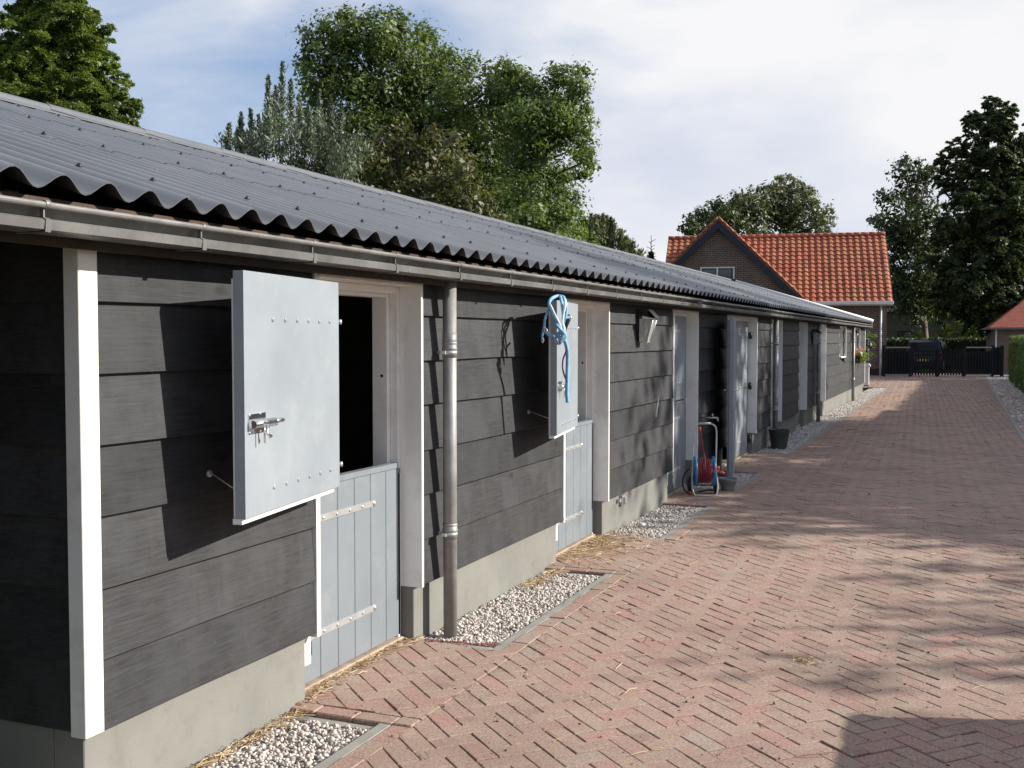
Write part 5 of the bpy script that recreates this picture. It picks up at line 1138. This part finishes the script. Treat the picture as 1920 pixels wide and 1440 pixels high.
def pantiles(xa, xb, ya, za, yb, zb, nx=None, clipf=None, tw=.30, th=.335):
    """rows of wavy tiles from eave (ya,za) to ridge (yb,zb) between xa,xb"""
    Ls = math.hypot(yb-ya, zb-za); ey, ez = (yb-ya)/Ls, (zb-za)/Ls; ny, nz = -ez, ey
    if nz < 0: ny, nz = -ny, -nz
    m = MB(); nr_ = int(Ls/th)+1; cols = int((xb-xa)/tw*8)
    for r_ in range(nr_):
        s0 = Ls*r_/nr_; s1 = Ls*(r_+1)/nr_+.03; V = []
        for s, lf in ((s0, .045), (s0, .018), (s1, .0)):
            for i in range(cols+1):
                x = xa+(xb-xa)*i/cols; p = (i/8) % 1; q = .038*math.sin(2*math.pi*p)+.012*math.sin(4*math.pi*p+1)
                V.append((x, ya+ey*s+ny*(q+lf), za+ez*s+nz*(q+lf)))
        c1 = cols+1
        for i in range(cols):
            xm = xa+(xb-xa)*(i+.5)/cols; ym = ya+ey*s0
            if clipf and not clipf(xm, ym): continue
            m.add([V[c1+i], V[c1+i+1], V[2*c1+i+1], V[2*c1+i]], [(0, 1, 2, 3)], 0, True) if False else None
            m.add([V[i], V[i+1], V[2*c1+i+1], V[2*c1+i]], [(0, 1, 2, 3)], 0, False); m.add([V[c1+i], V[c1+i+1], V[i+1], V[i]], [(0, 1, 2, 3)])
    return m
RT = (RZ-EZ)/(RD+.35)
rf = pantiles(x0, .25, -.35, EZ, RD, RZ); rf.prism([(RD, RZ-.02), (2*RD+.35, EZ), (2*RD+.35, EZ-.06), (RD, RZ-.1), (-.33, EZ-.04), (-.33, EZ-.02)], 'x', x0+.02, .23)
roof_o = rf.build('roof', M['tile'], hs, False)
m = MB(); x = x0
while x < .0: m.lathe((x, RD, RZ+.02), [(.11, 0), (.125, .01), (.115, .36), (.10, .37)], 12, axis='x'); x += .36
m.build('ridge_tiles', M['rtile'], roof_o, False)
# cross gable roof (two slopes) + verge
m = MB(); ov = hwid+.12
for sd in (-1, 1):
    p = [(ax, az+.06), (ax+sd*ov, az+.06-kx*ov), (ax+sd*ov, az-kx*ov-.05), (ax, az-.05)]; m.prism(p, 'y', YG-.28, RD-.3)
m.build('gable_roof', M['tile'], hs, False)
m = MB()
for sd in (-1, 1):   # tile verge lumps along the gable edge
    n = 16
    for i in range(n):
        f_ = (i+.5)/n; c = (ax+sd*ov*f_, YG-.30, az+.09-kx*ov*f_); s0 = len(m.v); m.tube([(-.16, 0, .012), (.16, 0, -.012)], .055, 8); m.rot(s0, Matrix.Translation(c)@Matrix.Rotation(sd*math.atan(kx), 4, 'Y'))
m.build('verge_tiles', M['tile'], roof_o, False)
m = MB()
for sd in (-1, 1):
    p = [(ax, az-.0), (ax+sd*(ov-.02), az-kx*(ov-.02)), (ax+sd*(ov-.02), az-kx*(ov-.02)-.34), (ax, az-.42)]; m.prism(p, 'y', YG-.265, YG-.235)
m.build('bargeboard', M['navy'], hs, False)
m = MB(); m.box(ax+hwid+.1, .24, -.50, -.36, EZ-.13, EZ+.02, 0, .01); m.box(x0, ax-hwid-.1, -.50, -.36, EZ-.13, EZ+.02, 0, .01)
m.box(ax+hwid-.05, ax+hwid+.1, YG-.3, -.37, az-kx*ov-.14, az-kx*ov+.02, 0, .01); m.build('gutter', M['white'], hs, False)
m = MB(); m.box(ax+hw, .22, -.35, -.001, EZ-.17, EZ-.135); m.build('soffit', M['white'], hs, False)
dx_ = hloc(1651, 640, -.05)[0]; m = MB(); m.tube([(dx_, -.06, .0), (dx_, -.06, EZ-.15)], .045, 12); m.build('drainpipe', M['white'], hs, False)
wx0, wz1 = hloc(1313, 501, YG); wx1, wz0 = hloc(1377, 540, YG)
def win(x0_, x1_, z0_, z1_, y, mull=1):
    m = MB(); t_ = .06; m.box(x0_, x1_, y-.05, y+.03, z1_-t_, z1_); m.box(x0_, x1_, y-.06, y+.03, z0_, z0_+t_); m.box(x0_, x0_+t_, y-.05, y+.03, z0_+t_, z1_-t_); m.box(x1_-t_, x1_, y-.05, y+.03, z0_+t_, z1_-t_)
    for k in range(mull): xm = x0_+(x1_-x0_)*(k+1)/(mull+1); m.box(xm-.04, xm+.04, y-.05, y+.03, z0_+t_, z1_-t_)
    w_ = m.build('window', M['white'], hs, False); m = MB(); m.box(x0_+t_, x1_-t_, y-.01, y+.0, z0_+t_, z1_-t_); m.build('pane', M['glass'], w_, False)
    m = MB()
    for k in range(mull+1):
        a_ = x0_+t_+(x1_-x0_-2*t_)*k/(mull+1)+.03; b__ = x0_+t_+(x1_-x0_-2*t_)*(k+1)/(mull+1)-.03
        for q in ((a_, a_+.05, z0_+t_, z1_-t_), (b__-.05, b__, z0_+t_, z1_-t_), (a_, b__, z1_-t_-.05, z1_-t_)): m.box(q[0], q[1], y-.03, y-.011, q[2], q[3])
    m.build('sash', M['black'], w_, False)
win(wx0, wx1, wz0-.3, wz1, YG)
a_, b__ = hloc(1630, 640, 0), hloc(1630, 676, 0); win(a_[0]-1.6, a_[0], b__[1], a_[1]+.15, -.0)
# chimney-less house; pedestal at the stable end
def pedestal():
    p = gnd(1625, 724); t = thing('white_pedestal', 'slim white post with flat cap at the far end of the stable', 'post', (p.x, p.y, 0)); m = MB()
    m.box(-.075, .075, -.075, .075, 0, .70, 0, .006); m.build('shaft', M['white'], t, False); m = MB(); m.box(-.12, .12, -.12, .12, .701, .76, 0, .008); m.box(-.095, .095, -.095, .095, .761, .80, 0, .008); m.build('cap', M['white'], t, False)
    m = MB(); m.box(-.09, .09, -.09, .09, -.02, .04); m.build('foot', M['conc'], t, False)
pedestal()

# garage on the right
q = at(1867, 634, 53); gr = thing('garage', 'low pale brick garage with plain red hipped roof behind the hedge at the right', 'garage', (q.x, q.y, 0), R(3))
m = MB(); m.box(0, 7, 0, 6, -.1, 2.25); m.build('wall', M['gbrick'], gr, False)
m = MB(); ov = .3; n = 12
for i in range(n):    # lapped courses of plain tiles as stepped slabs up a hipped roof
    f0 = i/n; f1 = (i+1)/n+.01; H_ = 2.5; z0_ = 2.22+H_*f0; z1_ = 2.22+H_*f1; i0 = 3.1*f0; i1 = 3.1*f1
    a0 = (-ov+i0, -ov+i0, 7+ov-i0, 6+ov-i0); a1 = (-ov+i1, -ov+i1, 7+ov-i1, 6+ov-i1)
    if a1[3]-a1[1] < .05: break
    m.hexa([(a0[0], a0[1], z0_), (a0[2], a0[1], z0_), (a0[2], a0[3], z0_), (a0[0], a0[3], z0_), (a1[0], a1[1], z1_+.02), (a1[2], a1[1], z1_+.02), (a1[2], a1[3], z1_+.02), (a1[0], a1[3], z1_+.02)])
m.build('roof', M['rtile'], gr, False)
m = MB(); m.box(-.02, .05, -.06, -.001, .0, 2.2); m.build('drainpipe', M['white'], gr, False)
m = MB(); m.box(-.36, 7.36, -.42, -.305, 2.12, 2.22); m.box(-.42, -.305, -.30, 6.3, 2.12, 2.22); m.build('gutter', M['zinc'], gr, False)
# brown barn deep in the shade
q = at(1745, 634, 76); bn = thing('barn', 'brown barn in deep shade behind the trees and the far hedge', 'barn', (q.x, q.y, 0), R(5))
m = MB(); m.box(-5.5, 5, 0, 8, -.1, 3.6); m.build('wall', M['wallb'], bn, False); m = MB(); m.prism([(-.4, 3.55), (8.4, 3.55), (4, 6.2)], 'x', -5.9, 5.4); m.build('roof', M['dwood'], bn, False)
m = MB(); m.box(-2.2, -.8, -.03, -.001, .9, 2.2); w_ = m.build('window', M['fence'], bn, False); m = MB(); m.box(-2.1, -.9, -.04, -.031, 1.0, 2.1); m.build('pane', M['glass'], w_, False)

# ================================================================== GATE
A = gnd(1656, 706); Bp = gnd(1880, 706); dv = (Bp-A); GL = dv.length; ang = math.atan2(dv.y, dv.x)
gt = thing('gate', 'black timber picket gate and fence closing the end of the drive', 'gate', (A.x, A.y, 0), ang)
def u_(px): return (px-1656)/(1880-1656)*GL
for px in (1657, 1706, 1757, 1807, 1860, 1878):
    m = MB(); x = u_(px); m.box(x-.06, x+.06, -.06, .06, 0, 1.38 if px in (1657, 1860, 1878) else 1.25, 0, .008); m.build('post', M['fence'], gt, False)
def panel(xa, xb, h0, h1, gap=.045, w_=.075, solid=0):
    m = MB(); x = xa
    m.box(xa, xb, -.02, .02, .16, .24); m.box(xa, xb, -.02, .02, min(h0, h1)-.24, min(h0, h1)-.16)
    n = int((xb-xa)/(w_+gap))
    for i in range(n):
        x = xa+(xb-xa)*(i+.5)/n; f_ = i/max(1, n-1); h = h0+(h1-h0)*f_+.03*math.sin(f_*math.pi)
        m.prism([(x-w_/2, .06), (x+w_/2, .06), (x+w_/2, h-.05), (x, h), (x-w_/2, h-.05)], 'y', -.040, -.021)
    if solid: m.box(xa, xb, .021, .035, .06, solid)
    m.build('picket_panel', M['fence'], gt, False)
panel(u_(1659), u_(1704), 1.12, 1.12, solid=1.12); panel(u_(1708), u_(1756), 1.18, 1.18); panel(u_(1758), u_(1806), 1.18, 1.18); panel(u_(1809), u_(1858), 1.12, 1.12, solid=1.12); panel(u_(1862), u_(1877), 1.3, 1.3, solid=1.3)
m = MB()
for a_, b__ in ((1658, 1705), (1810, 1858)): m.box(u_(a_), u_(b__), -.06, -.041, 1.26, 1.32, 0, .004); m.box(u_(a_), u_(b__), -.06, -.041, .06, .11, 0, .004)
m.build('rail', M['conc'], gt, False)

# ================================================================== CAR behind the gate
q = at(1742, 634, 56.5); car = thing('parked_car', 'dark car parked on the road behind the picket gate', 'car', (q.x, q.y, 0), R(84))
prof = [(-2.05, .32), (-2.12, .60), (-2.08, .92), (-1.95, 1.02), (-1.78, 1.50), (-1.60, 1.60), (.15, 1.64), (.95, 1.05), (1.85, .90), (2.08, .72), (2.10, .34)]
m = MB(); wl = [(-1.0, .0)]
secs_ = [(-.86, .97, .93), (-.88, 1.0, 1.0), (.88, 1.0, 1.0), (.86, .97, .93)]
V = []; n = len(prof)
for y, sx, sz in [(-.80, .96, 1), (-.89, 1, 1), (.89, 1, 1), (.80, .96, 1)]:
    for x, z in prof:
        k = max(0, (z-.95)/.7); yy = y*(1-.22*k); V.append((x*sx, yy, z-(.03 if abs(y) < .85 and z > 1.4 else 0)))
m.add(V, [(i*n+k, i*n+(k+1) % n, (i+1)*n+(k+1) % n, (i+1)*n+k) for i in range(3) for k in range(n)]+[tuple(range(n))[::-1], tuple(3*n+k for k in range(n))], 0, False)
m.build('body', M['carp'], car, False)
m = MB()
for s in (-1, 1):
    m.add([(-1.70, s*.872, 1.06), (.78, s*.872, 1.10), (.12, s*.755, 1.56), (-1.55, s*.755, 1.53)], [(0, 1, 2, 3) if s < 0 else (3, 2, 1, 0)])
    for px_ in (-.75, .02): pass
m.add([(-2.005, -.72, 1.04), (-2.005, .72, 1.04), (-1.815, .62, 1.48), (-1.815, -.62, 1.48)], [(0, 1, 2, 3)]); m.add([(.93, -.74, 1.12), (.93, .74, 1.12), (.24, .62, 1.60), (.24, -.62, 1.60)], [(3, 2, 1, 0)]); m.build('window', M['carglass'], car, False)
for x in (-1.35, 1.32):
    for s in (-1, 1):
        m = MB(); m.lathe((x, s*.80, .32), [(.20, -.10), (.30, -.10), (.32, -.06), (.32, .06), (.30, .10), (.20, .10)], 24, axis='y'); w_ = m.build('wheel', M['rubber'], car, False); m = MB(); m.lathe((x, s*.80, .32), [(.001, -.08), (.20, -.09), (.20, .09), (.001, .08)], 16, axis='y'); m.build('rim', M['steel'], w_, False)
for s in (-1, 1):
    m = MB(); m.box(-2.12, -2.02, s*.83-.07, s*.83+.07, .72, 1.0, 0, .01); m.build('tail_light', M['tail'], car, False)
    m = MB(); m.tube([(-1.5, s*.62, 1.62), (-1.4, s*.62, 1.68), (-.1, s*.62, 1.70), (0, s*.62, 1.64)], .018, 8); m.build('roof_rail', M['steel'], car, False)
    m = MB(); m.box(2.0, 2.09, s*.65-.14, s*.65+.14, .64, .80, 0, .02); m.build('headlight', M['chrome'], car, False)
    m = MB(); m.box(.62, .78, s*.98-.09, s*.98+.09, 1.03, 1.16, 0, .03); m.build('wing_mirror', M['carp'], car, False)
m = MB(); m.box(-2.135, -2.122, -.26, .26, .55, .66); m.build('number_plate', M['plate'], car, False)
S.render.resolution_x = 1024; S.render.resolution_y = 768
